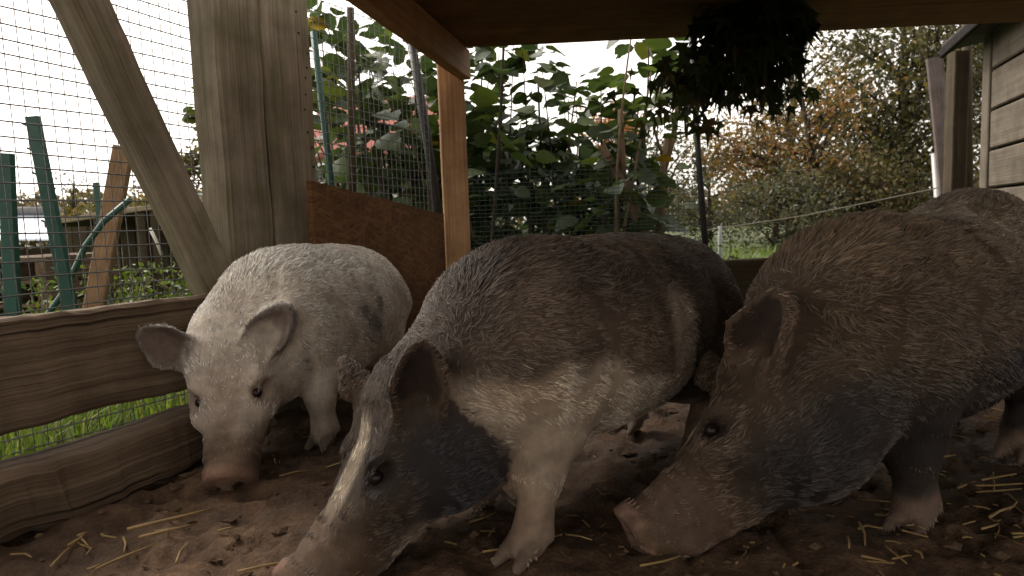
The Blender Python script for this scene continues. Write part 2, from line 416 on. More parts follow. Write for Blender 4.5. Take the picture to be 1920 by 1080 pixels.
def lerp(a, b, t): return a + (np.asarray(b) - a) * t[:, None]
MUD = np.array([.075, .046, .026])
def coat_white(P, V, N, r):
    h = r['h']; n = fbm(V, 14, 3); n2 = fbm(V, 40, 5)
    c = np.tile([.76, .70, .62], (len(V), 1)); c = lerp(c, [.60, .54, .47], sstep(.45, .75, n))
    for (cx, cz, rr) in ((.055, .262, .020), (.085, .232, .022), (.06, .215, .012), (.115, .25, .012)):       # ink spots on the left flank
        d = np.hypot(V[:, 0] - cx, V[:, 2] - cz); c = lerp(c, [.075, .07, .08], sstep(rr * 1.25, rr * .45, d + (n2 - .5) * .03) * (V[:, 1] > .03) * (1 - r['head']) * .85)
    d = np.hypot(V[:, 0] - .085, V[:, 2] - .22); c = lerp(c, [.30, .28, .28], sstep(.075, .02, d + (n - .5) * .06) * (V[:, 1] > .03) * (1 - r['head']) * .55)
    eb = sstep(.05, .0, np.hypot(np.hypot(h[:, 0] + .02, np.abs(h[:, 1]) - .06), h[:, 2] - .05) + (n2 - .5) * .02) * r['head']
    c = lerp(c, [.10, .088, .085], np.clip(np.maximum(eb * .9, r['ear'] * .85) , 0, 1))
    c = lerp(c, [.13, .09, .07], r['earin'] * .7)
    c = lerp(c, [.20, .135, .10], np.clip(r['eye'] * 1.0, 0, 1) * .8)
    c = lerp(c, [.48, .33, .25], sstep(.02, .07, h[:, 0]) * sstep(.045, .0, np.abs(h[:, 1])) * r['head'] * .5)
    c = lerp(c, [.33, .27, .22], r['head'] * sstep(-.02, .08, h[:, 0]) * .6); m = r['snout'] * sstep(.35, .6, n + sstep(.12, .2, h[:, 0]) * .3) ; c = lerp(c, MUD * 1.7, np.clip(m, 0, 1) * .85)  # shade put into the face colour, then mud on the snout
    c = lerp(c, [.30, .18, .13], r['disc'] * .7)
    c = lerp(c, MUD * 1.9, sstep(.14, .03, V[:, 2] + (n - .5) * .05) * .6 * (1 - r['head']))
    return c
def coat_pied(P, V, N, r):
    h = r['h']; n = fbm(V, 13, 21); n2 = fbm(V, 38, 25); w = (n - .5) * .06 + (n2 - .5) * .02
    dark = np.tile([.078, .054, .040], (len(V), 1)); dark = lerp(dark, [.15, .105, .075], sstep(.4, .7, fbm(V, 9, 31)))
    cream = np.tile([.56, .46, .36], (len(V), 1)); cream = lerp(cream, [.62, .48, .35], sstep(.5, .7, n))
    z = V[:, 2]; x = V[:, 0]
    line = .185 + .035 * sstep(.04, .13, x) + .022 * sstep(.15, .22, x) - .01 * sstep(-.04, -.1, x)        # edge of the white underside
    lo = sstep(.012, -.012, z + w - line)
    band = sstep(.042, .022, np.abs(x + .045 - (z - .2) * .12) + w * .5) * sstep(.315, .28, z + w)           # white strip behind the flank
    wht = np.clip(np.maximum(lo * sstep(-.10, -.07, x + w) , band), 0, 1)
    lowhind = sstep(-.11, -.14, x) * sstep(.13, .1, z); wht = np.maximum(wht, lowhind)
    wht = np.where(r['head'] > .5, 0, wht)
    neck = sstep(.2, .24, x + w) * (1 - r['head']); wht = np.maximum(wht * (1 - neck * sstep(.2, .24, z)), 0)
    c = lerp(dark, [0, 0, 0], 0 * x); c = c * (1 - wht[:, None]) + cream * wht[:, None]
    hd = r['head']; hc = np.tile([.060, .042, .029], (len(V), 1))
    ch = sstep(.085, .055, np.hypot(h[:, 0] - .0, h[:, 2] + .045) + (n2 - .5) * .02) * sstep(.02, .05, np.abs(h[:, 1])); hc = lerp(hc, [.03, .028, .032], ch)
    blz = sstep(.024, .012, np.abs(h[:, 1] - .004) + (n2 - .5) * .012) * sstep(.02, .04, h[:, 0]) * sstep(.15, .12, h[:, 0]) * (h[:, 2] > .0); hc = lerp(hc, [.5, .42, .32], blz * .95)
    hc = lerp(hc, [.16, .11, .08], sstep(.10, .15, h[:, 0] + (n - .5) * .04) * .9)
    hc = lerp(hc, [.30, .235, .18], sstep(.05, .1, h[:, 0]) * sstep(-.055, -.075, h[:, 2] + (n2 - .5) * .02) * .8)
    hc = lerp(hc, [.13, .085, .055], r['ear'] * .7); hc = lerp(hc, [.035, .022, .018], r['earin'] * .9)
    hc = lerp(hc, [.022, .017, .014], r['eye'] * .8); hc = lerp(hc, MUD * 1.4, r['snout'] * sstep(.40, .6, fbm(V, 26, 29)) * .8); hc = lerp(hc, [.24, .14, .11], r['disc'] * .75 * sstep(.62, .45, fbm(V, 40, 53)))
    c = c * (1 - hd[:, None]) + hc * hd[:, None]
    c = lerp(c, [.36, .25, .19], r['leg'] * sstep(.09, .05, z) * .6)
    return c
def coat_brown(P, V, N, r):
    h = r['h']; n = fbm(V, 12, 41); n2 = fbm(V, 36, 45); z = V[:, 2]; x = V[:, 0]
    c = np.tile([.105, .070, .043], (len(V), 1))
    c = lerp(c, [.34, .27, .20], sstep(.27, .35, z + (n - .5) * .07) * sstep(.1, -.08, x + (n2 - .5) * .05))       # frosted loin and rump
    c = lerp(c, [.25, .175, .11], sstep(.28, .36, z + (n - .5) * .05) * sstep(-.02, .1, x) * .9)                    # brown crest, lightened in the colour where its top is lit
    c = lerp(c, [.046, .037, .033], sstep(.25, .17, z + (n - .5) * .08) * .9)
    for (cx, cz, rr) in ((.0, .262, .03), (-.05, .22, .028), (.05, .20, .03)): c = lerp(c, [.035, .033, .04], sstep(rr * 1.2, rr * .4, np.hypot(x - cx, z - cz) + (n2 - .5) * .03) * .85)
    c = lerp(c, [.3, .26, .22], sstep(.018, .006, np.abs(x + .135 + (z - .2) * .2) + (n2 - .5) * .02) * sstep(.13, .17, z) * sstep(.3, .26, z) * .6)
    lg = r['leg']; c = lerp(c, [.026, .020, .017], lg * sstep(.07, .1, z))
    c = lerp(c, [.36, .25, .19], lg * sstep(.065, .025, z + (n2 - .5) * .06) * .75)
    hd = r['head']; hc = np.tile([.085, .057, .036], (len(V), 1))
    hc = lerp(hc, [.034, .030, .030], sstep(.0, -.05, h[:, 2] + (n - .5) * .03) * sstep(.12, .05, h[:, 0]) * .9)
    hc = lerp(hc, [.17, .125, .085], sstep(.03, .06, h[:, 2] + (n - .5) * .03) * sstep(.05, -.02, h[:, 0]) * .8)
    hc = lerp(hc, [.34, .26, .20], sstep(.014, .006, np.abs(h[:, 1] - .012) + (n2 - .5) * .01) * sstep(.04, .06, h[:, 0]) * sstep(.125, .10, h[:, 0]) * (h[:, 2] > 0) * .9)
    hc = lerp(hc, [.15, .10, .07], sstep(.09, .14, h[:, 0] + (n - .5) * .04) * .85)
    hc = lerp(hc, [.17, .12, .09], sstep(.045, .028, np.hypot(h[:, 0] - .078, h[:, 2] - .02)) * sstep(.03, .05, np.abs(h[:, 1])) * .55)
    hc = lerp(hc, [.02, .014, .012], sstep(.016, .006, np.hypot((h[:, 0] - .075) * .8, h[:, 2] - .018)) * sstep(.03, .05, np.abs(h[:, 1])))
    hc = lerp(hc, [.17, .115, .078], r['ear'] * .75); hc = lerp(hc, [.04, .022, .016], r['earin'] * .9)
    hc = lerp(hc, MUD * 1.5, r['snout'] * sstep(.42, .62, fbm(V, 26, 49)) * .8); hc = lerp(hc, [.36, .22, .18], r['disc'] * .8 * sstep(.62, .45, fbm(V, 40, 51)))
    return c * (1 - hd[:, None]) + hc * hd[:, None]

def make_pig(P, coat, label, hairs, hlen, lift, frost, skin, seed, under=.62):
    P.surface(); V, N, Q = P.V, P.N, P.Q; r = region(P, V, P.G)
    wr = r['snout'] * (1 - r['disc']) + .35 * r['head'] * (1 - r['ear'])                 # creases across the muzzle, folds on the face
    V = V + N * (((vnoise(r['h'] * (150, 26, 40), 1, seed) - .5) * .0034 + (fbm(r['h'], 38, seed + 3) - .5) * .004) * wr)[:, None]
    rd = 1 - np.abs(2 * fbm(V * (1.9, 1.9, .75), 7.5, seed + 15, 2) - 1); V = V - N * (sstep(.70, 1.0, rd) * .0025 * (1 - r['leg'] * .6) * sstep(-.12, .06, V[:, 0]) * (1 - r['snout']) * (1 - r['ear']) * (1 - r['eye']))[:, None]
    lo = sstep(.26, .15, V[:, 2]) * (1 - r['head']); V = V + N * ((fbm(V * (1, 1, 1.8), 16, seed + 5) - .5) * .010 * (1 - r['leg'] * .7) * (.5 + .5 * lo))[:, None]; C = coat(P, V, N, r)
    bare = np.clip(r['disc'] + r['hoof'], 0, 1)
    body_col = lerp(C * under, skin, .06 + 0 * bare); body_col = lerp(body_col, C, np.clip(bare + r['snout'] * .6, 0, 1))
    body_col = lerp(body_col, [.085, .060, .045], r['hoof'] * .85)
    root = empty('pig', (*P.mid[:2], 0)); tag(root, label, 'pig', 'pigs rooting in the pen')
    W = P.toworld(V); mn = W[P.G['leg'] < .004][:, 2].min();  W[:, 2] -= mn + .006
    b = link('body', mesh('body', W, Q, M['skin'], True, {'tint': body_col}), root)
    # eyes
    for sy in (1, -1):
        c = P.toworld(P.unhead((.075, sy * .0472, .0175))); c[2] -= mn + .006
        u, v = np.meshgrid(np.linspace(0, 2 * math.pi, 17)[:-1], np.linspace(0, math.pi, 9)); R_ = .0088 * P.hs * P.sc
        E = np.stack([np.cos(u) * np.sin(v), np.sin(u) * np.sin(v), np.cos(v)], -1).reshape(-1, 3) * R_ + c
        Fq = np.array([(i * 16 + j, (i + 1) * 16 + j, (i + 1) * 16 + (j + 1) % 16, i * 16 + (j + 1) % 16) for i in range(8) for j in range(16)])
        link('eye', mesh('eye', E, Fq, M['eye'], True), b)
    # bristles
    g = np.random.default_rng(seed)
    T = np.concatenate([Q[:, [0, 1, 2]], Q[:, [0, 2, 3]]]); A, B, D = V[T[:, 0]], V[T[:, 1]], V[T[:, 2]]
    dens = 1 - .9 * np.clip(r['disc'] + r['hoof'] + r['earin'] * .9, 0, 1); dens *= 1 - .2 * r['snout']; dens *= (1 - .8 * r['eye']); dens *= 1 - .3 * r['leg'] * sstep(.09, .04, V[:, 2])
    ar = np.linalg.norm(np.cross(B - A, D - A), axis=1) * dens[T].mean(1)
    k = g.choice(len(T), hairs, p=ar / ar.sum()); u, v = g.random(hairs), g.random(hairs); m = u + v > 1; u[m] = 1 - u[m]; v[m] = 1 - v[m]; w = 1 - u - v
    bc = lambda X: X[T[k, 0]] * w[:, None] + X[T[k, 1]] * u[:, None] + X[T[k, 2]] * v[:, None]
    b1 = lambda X: X[T[k, 0]] * w + X[T[k, 1]] * u + X[T[k, 2]] * v
    p = bc(V); n = nrm(bc(N)); hc = bc(C); hd, lg, er, sn = b1(r['head']), b1(r['leg']), b1(r['ear']), b1(r['snout'])
    hx = P.HB[0]
    fl = np.stack([-np.ones(hairs), np.zeros(hairs), -.35 * sstep(.36, .2, p[:, 2])], 1)
    fl = fl * (1 - hd)[:, None] + (-hx - .25 * P.HB[2]) * hd[:, None]; fl = fl * (1 - lg)[:, None] + np.array([-.2, 0, -1.]) * lg[:, None]
    sw = np.stack([fbm(p, 18, seed + q, 2) - .5 for q in (1, 2, 3)], 1); fl = nrm(fl) + sw * .9
    cl = np.stack([vnoise(p, 95, seed + q) - .5 for q in (5, 6, 7)], 1); fl = fl + cl * .85 + g.normal(0, .13, (hairs, 3))
    fl = nrm(fl - n * (fl * n).sum(1)[:, None])
    L = hlen * (.55 + .8 * g.random(hairs)) * (1 - .3 * hd) * (1 - .55 * lg) * (1 - .45 * sn) * (1 - .25 * er)
    L *= .75 + .5 * vnoise(p, 60, seed + 9)
    crest = sstep(.31, .36, p[:, 2]) * sstep(.0, .1, p[:, 0]) * (1 - hd * .5); L *= 1 + .6 * crest
    lf = (lift * (.6 + .8 * g.random(hairs)) + .18 * crest) * (1 - .6 * lg)
    S_ = np.array([0, .35, .7, 1.0]); pts = np.empty((hairs, 4, 3))
    for q, t in enumerate(S_): pts[:, q] = p - n * .001 + (L * t)[:, None] * (n * (lf * (1.15 - .45 * t))[:, None] + fl * (1 - lf * .45)[:, None])
    pts = P.toworld(pts.reshape(-1, 3)); pts[:, 2] -= mn + .006
    rn = np.exp(g.normal(0, .38, hairs) * (1 + .1 * hd) * (1 - .5 * lg)) * (.72 + .56 * vnoise(p, 95, seed + 13)); pale = (g.random(hairs) < frost) * (1 - hd * .85)
    root_c = hc * rn[:, None]; tip_c = root_c * 1.25; tip_c = tip_c * (1 - pale[:, None] * .75) + np.array([.36, .30, .24]) * pale[:, None] * .75
    tc = np.stack([root_c * .75 + (tip_c * .75 - root_c * .75) * t for t in S_ ** 1.5], 1).reshape(-1, 3)
    cu = bpy.data.hair_curves.new('bristles'); cu.add_curves([4] * hairs)
    cu.attributes['position'].data.foreach_set('vector', pts.astype(np.float32).ravel())
    ra = cu.attributes.get('radius') or cu.attributes.new('radius', 'FLOAT', 'POINT')
    ra.data.foreach_set('value', (np.tile([.00066, .00060, .00044, .00009], hairs) * P.sc).astype(np.float32))
    ca = cu.attributes.new('tint', 'FLOAT_COLOR', 'POINT'); ca.data.foreach_set('color', np.concatenate([np.clip(tc, 0, .9), np.ones((len(tc), 1))], 1).astype(np.float32).ravel())
    cu.materials.append(M['hair'])
    o = link('bristle_coat', cu, root); o['kind'] = 'stuff'
    return root

M = dict(skin=skinmat(), hair=hairmat(), eye=eyemat())
UPE = ((-.15, .55, 1.0), (.75, .55, -.1))
def pigs():
    f = 1.0
    p1 = Pig((-.425, 1.46), math.atan2(-.97, -.22), 1.04, 1.0, at(444, 680, 1.205), at(425, 862, 1.08), (-.1, -.55, 1), [(0, 0), (-.03, 0), (0, 0), (.03, 0)],
             [((-.42, .70, .5), (.6, .1, .75), .074, .036), ((-.45, .82, .35), (.5, .2, .8), .084, .041)], fat=1.14, st=.86, zs=.985)
    make_pig(p1, coat_white, 'white pig with grey ears and small ink spots beside the weathered plank', 100000, .013, .14, .1, [.55, .38, .32], 101, .88)
    p2 = Pig((.105, 1.045), math.atan2(-.75, -.66), 1.06, 1.02, at(772, 806, .87), at(588, 1030, .775), (-.5, -.2, .6), [(.075, 0), (-.02, 0), (.02, 0), (-.02, 0)],
             [((-.62, .38, .7), (.3, .85, .2), .08, .034), ((-.4, .45, .85), (.8, .4, 0), .072, .034)], fat=1.06, st=1.22, zs=.985, mz=.92)
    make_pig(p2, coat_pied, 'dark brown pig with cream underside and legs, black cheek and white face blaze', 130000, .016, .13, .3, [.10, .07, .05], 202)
    p3 = Pig((.60, 1.017), math.atan2(-.60, -.80), 1.1, 1.04, at(1436, 772, .885), at(1178, 964, .845), (-.62, .42, .6), [(-.01, 0), (.085, 0), (.03, 0), (-.03, 0)],
             [((-.78, .58, .45), (.5, .7, .35), .084, .040), ((-.3, .45, .85), (.85, .4, 0), .078, .042)], fat=1.06, st=1.22, zs=.98, rise=.058, arch=.004, mz=.84)
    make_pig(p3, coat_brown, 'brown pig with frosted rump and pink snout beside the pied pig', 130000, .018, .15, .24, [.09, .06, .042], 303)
# ------------------------------------------------------------------ setting: ground
M['weathered'] = wood('weathered_post_wood', (.15, .125, .092), (.245, .205, .155), (.33, .285, .22), (2.2, 70, 70), moss=.42, crack=.28)
M['plank'] = wood('weathered_plank_wood', (.075, .05, .032), (.16, .112, .074), (.27, .20, .135), (1.6, 60, 60), bump=.9, crack=.36)
M['sleeper'] = wood('dirty_sleeper_wood', (.065, .042, .027), (.125, .085, .055), (.24, .17, .115), (2.0, 45, 45), bump=.9, crack=.36)
M['newwood'] = wood('sawn_spruce', (.30, .16, .075), (.42, .24, .12), (.52, .32, .17), (2, 60, 60), bump=.15, crack=.12, rough=.7)
M['roofwood'] = wood('roof_board_wood', (.15, .082, .03), (.20, .112, .045), (.26, .15, .065), (1.2, 30, 30), bump=.2, crack=.15)
M['darkwood'] = wood('old_dark_wood', (.03, .021, .013), (.058, .041, .026), (.10, .073, .05), (2.4, 60, 60), moss=.3, crack=.33)
M['greywood'] = wood('grey_siding', (.10, .082, .062), (.13, .108, .083), (.165, .138, .108), (1.5, 50, 50), bump=.3, crack=.15)
M['bark'] = wood('smooth_bark', (.14, .095, .058), (.22, .155, .10), (.30, .22, .145), (14, 60, 60), bump=.6, crack=.2)
M['darkbark'] = wood('dark_bark', (.028, .021, .015), (.05, .038, .028), (.085, .066, .05), (10, 60, 60), bump=.6, crack=.3)
M['greenmetal'] = plain('green_painted_steel', (.010, .055, .042), (.016, .08, .062), 30, .45, .0, .1, .5)
M['wire'] = plain('galvanised_wire', (.07, .07, .072), (.14, .14, .14), 60, .5, .5)
M['greenwire'] = plain('green_coated_wire', (.018, .035, .026), (.03, .055, .04), 60, .5)
M['pipe'] = plain('dark_steel_pipe', (.02, .02, .022), (.05, .045, .042), 40, .5, .3)
M['straw'] = plain('straw', (.15, .095, .035), (.34, .225, .09), 25, .6)
M['twig'] = plain('twig_bark', (.13, .09, .065), (.22, .17, .13), 60, .8)
M['clod'] = plain('soil_clods', (.06, .038, .023), (.12, .078, .048), 60, .97, bump=.8, spec=.1)
M['leaf'] = leafmat('leaf', .35)
M['straw_t'] = leafmat('loose_straw', .15, .6)

def soilmat():
    t = NT('ground_soil_and_turf'); g = t.n('ShaderNodeNewGeometry').outputs['Position']
    big = t.noise(g, 3.2, 5, .6); mid = t.noise(g, 16, 6, .65); fine = t.noise(g, 120, 5, .7)
    c = t.ramp(mid, [(.3, (.045, .026, .014)), (.52, (.098, .057, .032)), (.72, (.16, .10, .058))])
    c = t.mix(1., c, t.ramp(big, [(.3, (.62, .6, .58)), (.65, (1.15, 1.12, 1.1))]), 'MULTIPLY')
    c = t.mix(1., c, t.ramp(fine, [(.3, (.65, .63, .6)), (.62, (1.12, 1.12, 1.1))]), 'MULTIPLY')
    tn = t.noise(g, 1.1, 4); turf = t.ramp(t.noise(g, 30, 4, .7), [(.3, (.03, .042, .012)), (.6, (.07, .095, .025)), (.8, (.12, .13, .05))])
    a = attr(t, 'tint').outputs['Fac']
    c = t.mix(a, c, turf)
    t.l(c, t.b.inputs['Base Color'])
    t.set(Specular_IOR_Level=.3)
    t.l(t.ramp(big, [(.35, (.62,) * 3), (.6, (.95,) * 3)]), t.b.inputs['Roughness'])
    h = t.math('ADD', t.math('MULTIPLY', mid, .8), t.math('MULTIPLY', fine, .35)); t.bump(h, 1., .016)
    return t.m
def axis_coords(lo, hi, step, far_lo, far_hi, grow=1.35):
    c = list(np.arange(lo, hi, step)); d = step
    while c[-1] < far_hi: d *= grow; c.append(c[-1] + d)
    d = step
    while c[0] > far_lo: d *= grow; c.insert(0, c[0] - d)
    return np.array(c)
FENCE_A = np.array([-.774, .971]); FENCE_S = np.array([.5, 1.]) / math.hypot(.5, 1); FENCE_N = np.array([1., -.5]) / math.hypot(.5, 1)   # along the fence, and into the pen
def fence_side(x, y): return (x - FENCE_A[0]) * FENCE_N[0] + (y - FENCE_A[1]) * FENCE_N[1]
def fence_pt(s, perp, z):
    p = FENCE_A + FENCE_S * s + FENCE_N * perp; return np.array([p[0], p[1], z])
def fence_px(px, py, perp):
    "distance along the fence and height where a photo pixel meets the fence plane set back by perp"
    d = FWD + RGT * (px - 960) / F_PX + UPV * (540 - py) / F_PX; n = np.array([*FENCE_N, 0.]); o = np.array([*(FENCE_A + FENCE_N * perp), 0.])
    p = CAM + d * (((o - CAM) @ n) / (d @ n)); return (p[:2] - FENCE_A) @ FENCE_S, p[2]
_pr = np.random.default_rng(19); PRINTS = np.column_stack([_pr.uniform(-.6, 1.5, 150), _pr.uniform(.65, 2.1, 150), _pr.uniform(0, 6.28, 150), _pr.uniform(.6, 1.2, 150)])
def soil_h(x, y):
    P = np.stack([x, y, 0 * x], 1); inside = sstep(-.02, .06, fence_side(x, y)) * sstep(2.6, 2.2, y)
    h = (fbm(P, 5, 61) - .5) * .03 + (fbm(P, 24, 63) - .5) * .026 + (fbm(P, 62, 65, 2) - .5) * .017
    h -= .004
    for px_, py_, an, k in PRINTS:                             # cloven hoof prints
        u = (x - px_) * math.cos(an) + (y - py_) * math.sin(an); v = -(x - px_) * math.sin(an) + (y - py_) * math.cos(an)
        h -= .009 * k * np.exp(-(u / .021) ** 2 - ((np.abs(v) - .011) / .0085) ** 2); h += .004 * k * np.exp(-((np.hypot(u, v) - .034) / .010) ** 2)
    return h * (.35 + .65 * inside) * sstep(60, 8, np.hypot(x, y)) + .012 * sstep(.10, .0, np.abs(fence_side(x, y) - .12)) * inside
def ground():
    X = axis_coords(-1.3, 2.1, .0125, -500, 500); Y = axis_coords(.55, 2.9, .0125, -300, 700)
    gx, gy = np.meshgrid(X, Y); x, y = gx.ravel(), gy.ravel(); z = soil_h(x, y)
    P = np.stack([x, y, 0 * x], 1)
    turf = np.maximum(sstep(-.02, -.10, fence_side(x, y) + (fbm(P, 6, 71) - .5) * .1), sstep(2.35, 2.6, y + (fbm(P, 4, 73) - .5) * .4))
    n = len(X); i = np.arange(len(x)).reshape(len(Y), n)
    Fq = np.stack([i[:-1, :-1], i[:-1, 1:], i[1:, 1:], i[1:, :-1]], -1).reshape(-1, 4)
    o = link('ground', mesh('ground', np.stack([x, y, z], 1), Fq, soilmat(), True, {'tint': np.stack([turf] * 3, 1)})); o['kind'] = 'structure'
ground()

# ------------------------------------------------------------------ pen timbers along the left
def timbers():
    # ground sleeper
    o = beam('sleeper', fence_pt(-.75, .047, .045), fence_pt(.335, .047, .050), .094, .1, (FENCE_N[0], FENCE_N[1], 0), M['sleeper'], ch=.012, seg=70, wob=.009, seed=1, ends=.01)
    tag(o, 'weathered timber sleeper lying on the soil below the plank', 'sleeper')
    # plank
    o = beam('plank', fence_pt(-.8, -.018, .222), fence_pt(.50, -.018, .214), .178, .036, (0, 0, 1), M['plank'], ch=.006, seg=70, wob=.006, seed=2, ends=.01)
    tag(o, 'wide weathered plank with splintered top edge above the sleeper', 'plank')
    # corner posts: two big uprights side by side
    sl, sm, sr = [np.mean([fence_px(*q, -.06)[0] for q in pair]) for pair in (((395, 0), (440, 480)), ((481, 0), (526, 470)), ((577, 0), (606, 335)))]
    for k, (s0, w, lab, pp) in enumerate(((sl, sm - sl, 'tall grey timber post touching the slanted brace', -.105), (sm, sr - sm, 'tall greenish timber post with rows of nail holes', -.108))):
        r = empty('timber_post', fence_pt(s0 + w / 2, pp, 0)); tag(r, lab, 'post', 'big timber posts of the pen')
        beam('upright', fence_pt(s0 + w / 2, pp, -.05), fence_pt(s0 + w / 2, pp, 2.3), w - .004, .09, (FENCE_S[0], FENCE_S[1], 0), M['weathered'], r, ch=.007, seg=60, wob=.003, seed=5 + k)
        if k == 1:
            mb = MB()
            for j in range(16):
                z = .50 + .042 * j + .012 * rng.normal(); q = fence_pt(s0 + w * (.70 + .2 * rng.random()), pp + .0455, z)
                mb.add(*tube_geo([q - np.array([*FENCE_N, 0]) * .004, q + np.array([*FENCE_N, 0]) * .0012], .0028, 8))
            mb.obj('nail_heads', M['pipe'], r)['kind'] = 'stuff'
    # slanted brace
    (s0, z0), (s1, z1) = fence_px(158, 0, -.045), fence_px(402, 525, -.045); k0, k1 = (1.4 - z0) / (z1 - z0), (.12 - z0) / (z1 - z0)
    o = beam('brace', fence_pt(s0 + (s1 - s0) * k0, -.062, 1.4), fence_pt(s0 + (s1 - s0) * k1, -.050, .12), .082, .045, (FENCE_S[0], FENCE_S[1], 0), M['weathered'], ch=.004, seg=50, wob=.002, seed=9)
    tag(o, 'slanted weathered timber brace running down to the corner posts', 'brace')
    # chipboard panel
    a, b = at(583, 338, 1.575), at(832, 402, 2.06)
    lo_a, lo_b = a.copy(), b.copy(); lo_a[2] = lo_b[2] = .01
    n2 = nrm(np.array([b[1] - a[1], -(b[0] - a[0]), 0])); th = n2 * .016
    nx = 24; V = []; 
    for side in (0, 1):
        for i in range(nx + 1):
            f = i / nx; top = a + (b - a) * f; bot = lo_a + (lo_b - lo_a) * f
            top = top + np.array([0, 0, (vnoise(np.array([[f * 40., side, 1]]), 1, 4)[0] - .5) * .005])
            V += [top - th * side, bot - th * side]
    V = np.array(V); m = 2 * (nx + 1); Fc = []
    for i in range(nx):
        A = 2 * i; Fc += [(A, A + 1, A + 3, A + 2), (m + A, m + A + 2, m + A + 3, m + A + 1), (A, A + 2, m + A + 2, m + A), (A + 1, m + A + 1, m + A + 3, A + 3)]
    Fc += [(0, m, m + 1, 1), (2 * nx, 2 * nx + 1, m + 2 * nx + 1, m + 2 * nx)]
    t = NT('strand_board'); gr = attr(t, 'grain').outputs['Vector']; nz = t.noise(gr, 5, 5, .65); lay = []
    for ang, off in ((.35, 0.), (1.75, 3.), (2.75, 7.)):
        mp = t.n('ShaderNodeMapping'); mp.inputs['Rotation'].default_value = (0, 0, ang); mp.inputs['Location'].default_value = (off, off * 2, 0); t.l(gr, mp.inputs['Vector'])
        v = t.n('ShaderNodeTexVoronoi', i_Scale=1.); t.l(t.scaled(mp.outputs[0], (27, 150, 1)), v.inputs['Vector']); sp = t.n('ShaderNodeSeparateColor'); t.l(v.outputs['Color'], sp.inputs[0]); lay.append(sp.outputs[0])
    mixv = t.math('MAXIMUM', t.math('MULTIPLY', lay[0], .95), t.math('MAXIMUM', t.math('MULTIPLY', lay[1], .8), t.math('MULTIPLY', lay[2], .85)))
    c = t.ramp(mixv, [(.25, (.095, .044, .018)), (.6, (.14, .068, .027)), (.95, (.205, .108, .047))])
    c = t.mix(1., c, t.ramp(nz, [(.3, (.6, .55, .5)), (.7, (1.15, 1.12, 1.1))]), 'MULTIPLY')
    t.l(c, t.b.inputs['Base Color']); t.set(Roughness=.75, Specular_IOR_Level=.25); t.bump(mixv, .25, .003)
    o = link('chipboard_panel', mesh('chipboard_panel', V, Fc, t.m, False, {'grain': np.stack([np.hypot(V[:, 0] - a[0], V[:, 1] - a[1]), V[:, 2], 0 * V[:, 0]], 1)})); tag(o, 'reddish brown chipboard panel between the big posts and the slim post', 'panel')
    # slim post
    bx = at(851, 300, 2.13); 
    o = beam('slim_post', (bx[0], bx[1], -.03), (bx[0], bx[1], .955), .080, .058, (1, .15, 0), M['newwood'], ch=.003, seg=30, wob=.001, seed=12)
    tag(o, 'slim orange spruce post under the end of the roof rail', 'post')
timbers()

def roof():
    r = empty('shelter_roof', (.6, 2.0, .9)); tag(r, 'low brown board roof with side rail over the pen', 'roof', kind='thing')
    e0, e1 = np.array([-.19, 2.09]), np.array([2.6, 1.97]); back = nrm(np.array([.10, -1.]))
    zc = .968; L = 2.6; n = 12  # reach towards the camera and right, out of view, lengthened to shade the pigs
    for i in range(n):                                       # boards side by side, running across
        w = L / n; q0 = e0 + back * (w * (i + .5)); q1 = e1 + back * (w * (i + .5)); q0 = q0 - (e1 - e0) * .0
        xr = -.117 - .222 * (2.125 - q0[1]) - .022
        beam('board', (xr, q0[1], zc), (q1[0], q1[1], zc), w - .003, .022, (0, 1, 0), M['roofwood'], r, ch=.002, seg=40, wob=.0015, seed=20 + i)
    # side rail fixed to the slim post
    beam('rail', (-.121, 2.098, .908), (-.117 - .222 * 2.0, .125, .908), .088, .036, (0, 0, 1), M['newwood'], r, ch=.003, seg=40, wob=.001, seed=30)
    return r
roof()

# ------------------------------------------------------------------ welded wire mesh
def wire_panel(name, o0, dirv, L, z0, z1, du, dz, r, mat, label, jag=.0):
    mb = MB(); d = np.array([dirv[0], dirv[1], 0]); n = np.array([dirv[1], -dirv[0], 0])
    nu, nz = int(L / du), int((z1 - z0) / dz)
    for i in range(nu + 1):
        P = [o0 + d * (i * du + jag * math.sin(z * 3 + i * .03)) + np.array([0, 0, z]) for z in np.linspace(z0, z1, 14)]
        mb.add(*tube_geo(P, r, 4, cap=False))
    for k in range(nz + 1):
        z = z0 + k * dz
        P = [o0 + d * u + n * r * 1.6 + np.array([0, 0, z + .003 * math.sin(u * 7 + k) + jag * math.sin(u * 2)]) for u in np.linspace(0, L, 26)]
        mb.add(*tube_geo(P, r * 1.45, 4, cap=False))
    o = mb.obj(name, mat); tag(o, label, 'wire mesh'); return o
def _v(x): return np.array([x[0], x[1], 0.])
w0 = _v(fence_pt(-1.0, -.165, 0)); wire_panel('wire_mesh', w0, FENCE_S, 1.62, .02, 1.5, .0235, .0275, .0010, M['wire'], 'welded wire mesh behind the slanted brace and the plank', .004)
w1 = _v(fence_pt(.70, -.10, 0)); wire_panel('wire_mesh', w1, FENCE_S, .66, .05, 1.6, .0235, .026, .0008, M['wire'], 'welded wire mesh above the chipboard panel', .003)
w2 = np.array([-.14, 2.24, 0]); wire_panel('wire_mesh', w2, nrm(np.array([1, .09])), .80, .05, .60, .019, .0145, .0006, M['greenwire'], 'dark fine wire netting in front of the broad-leaved bush', .004)
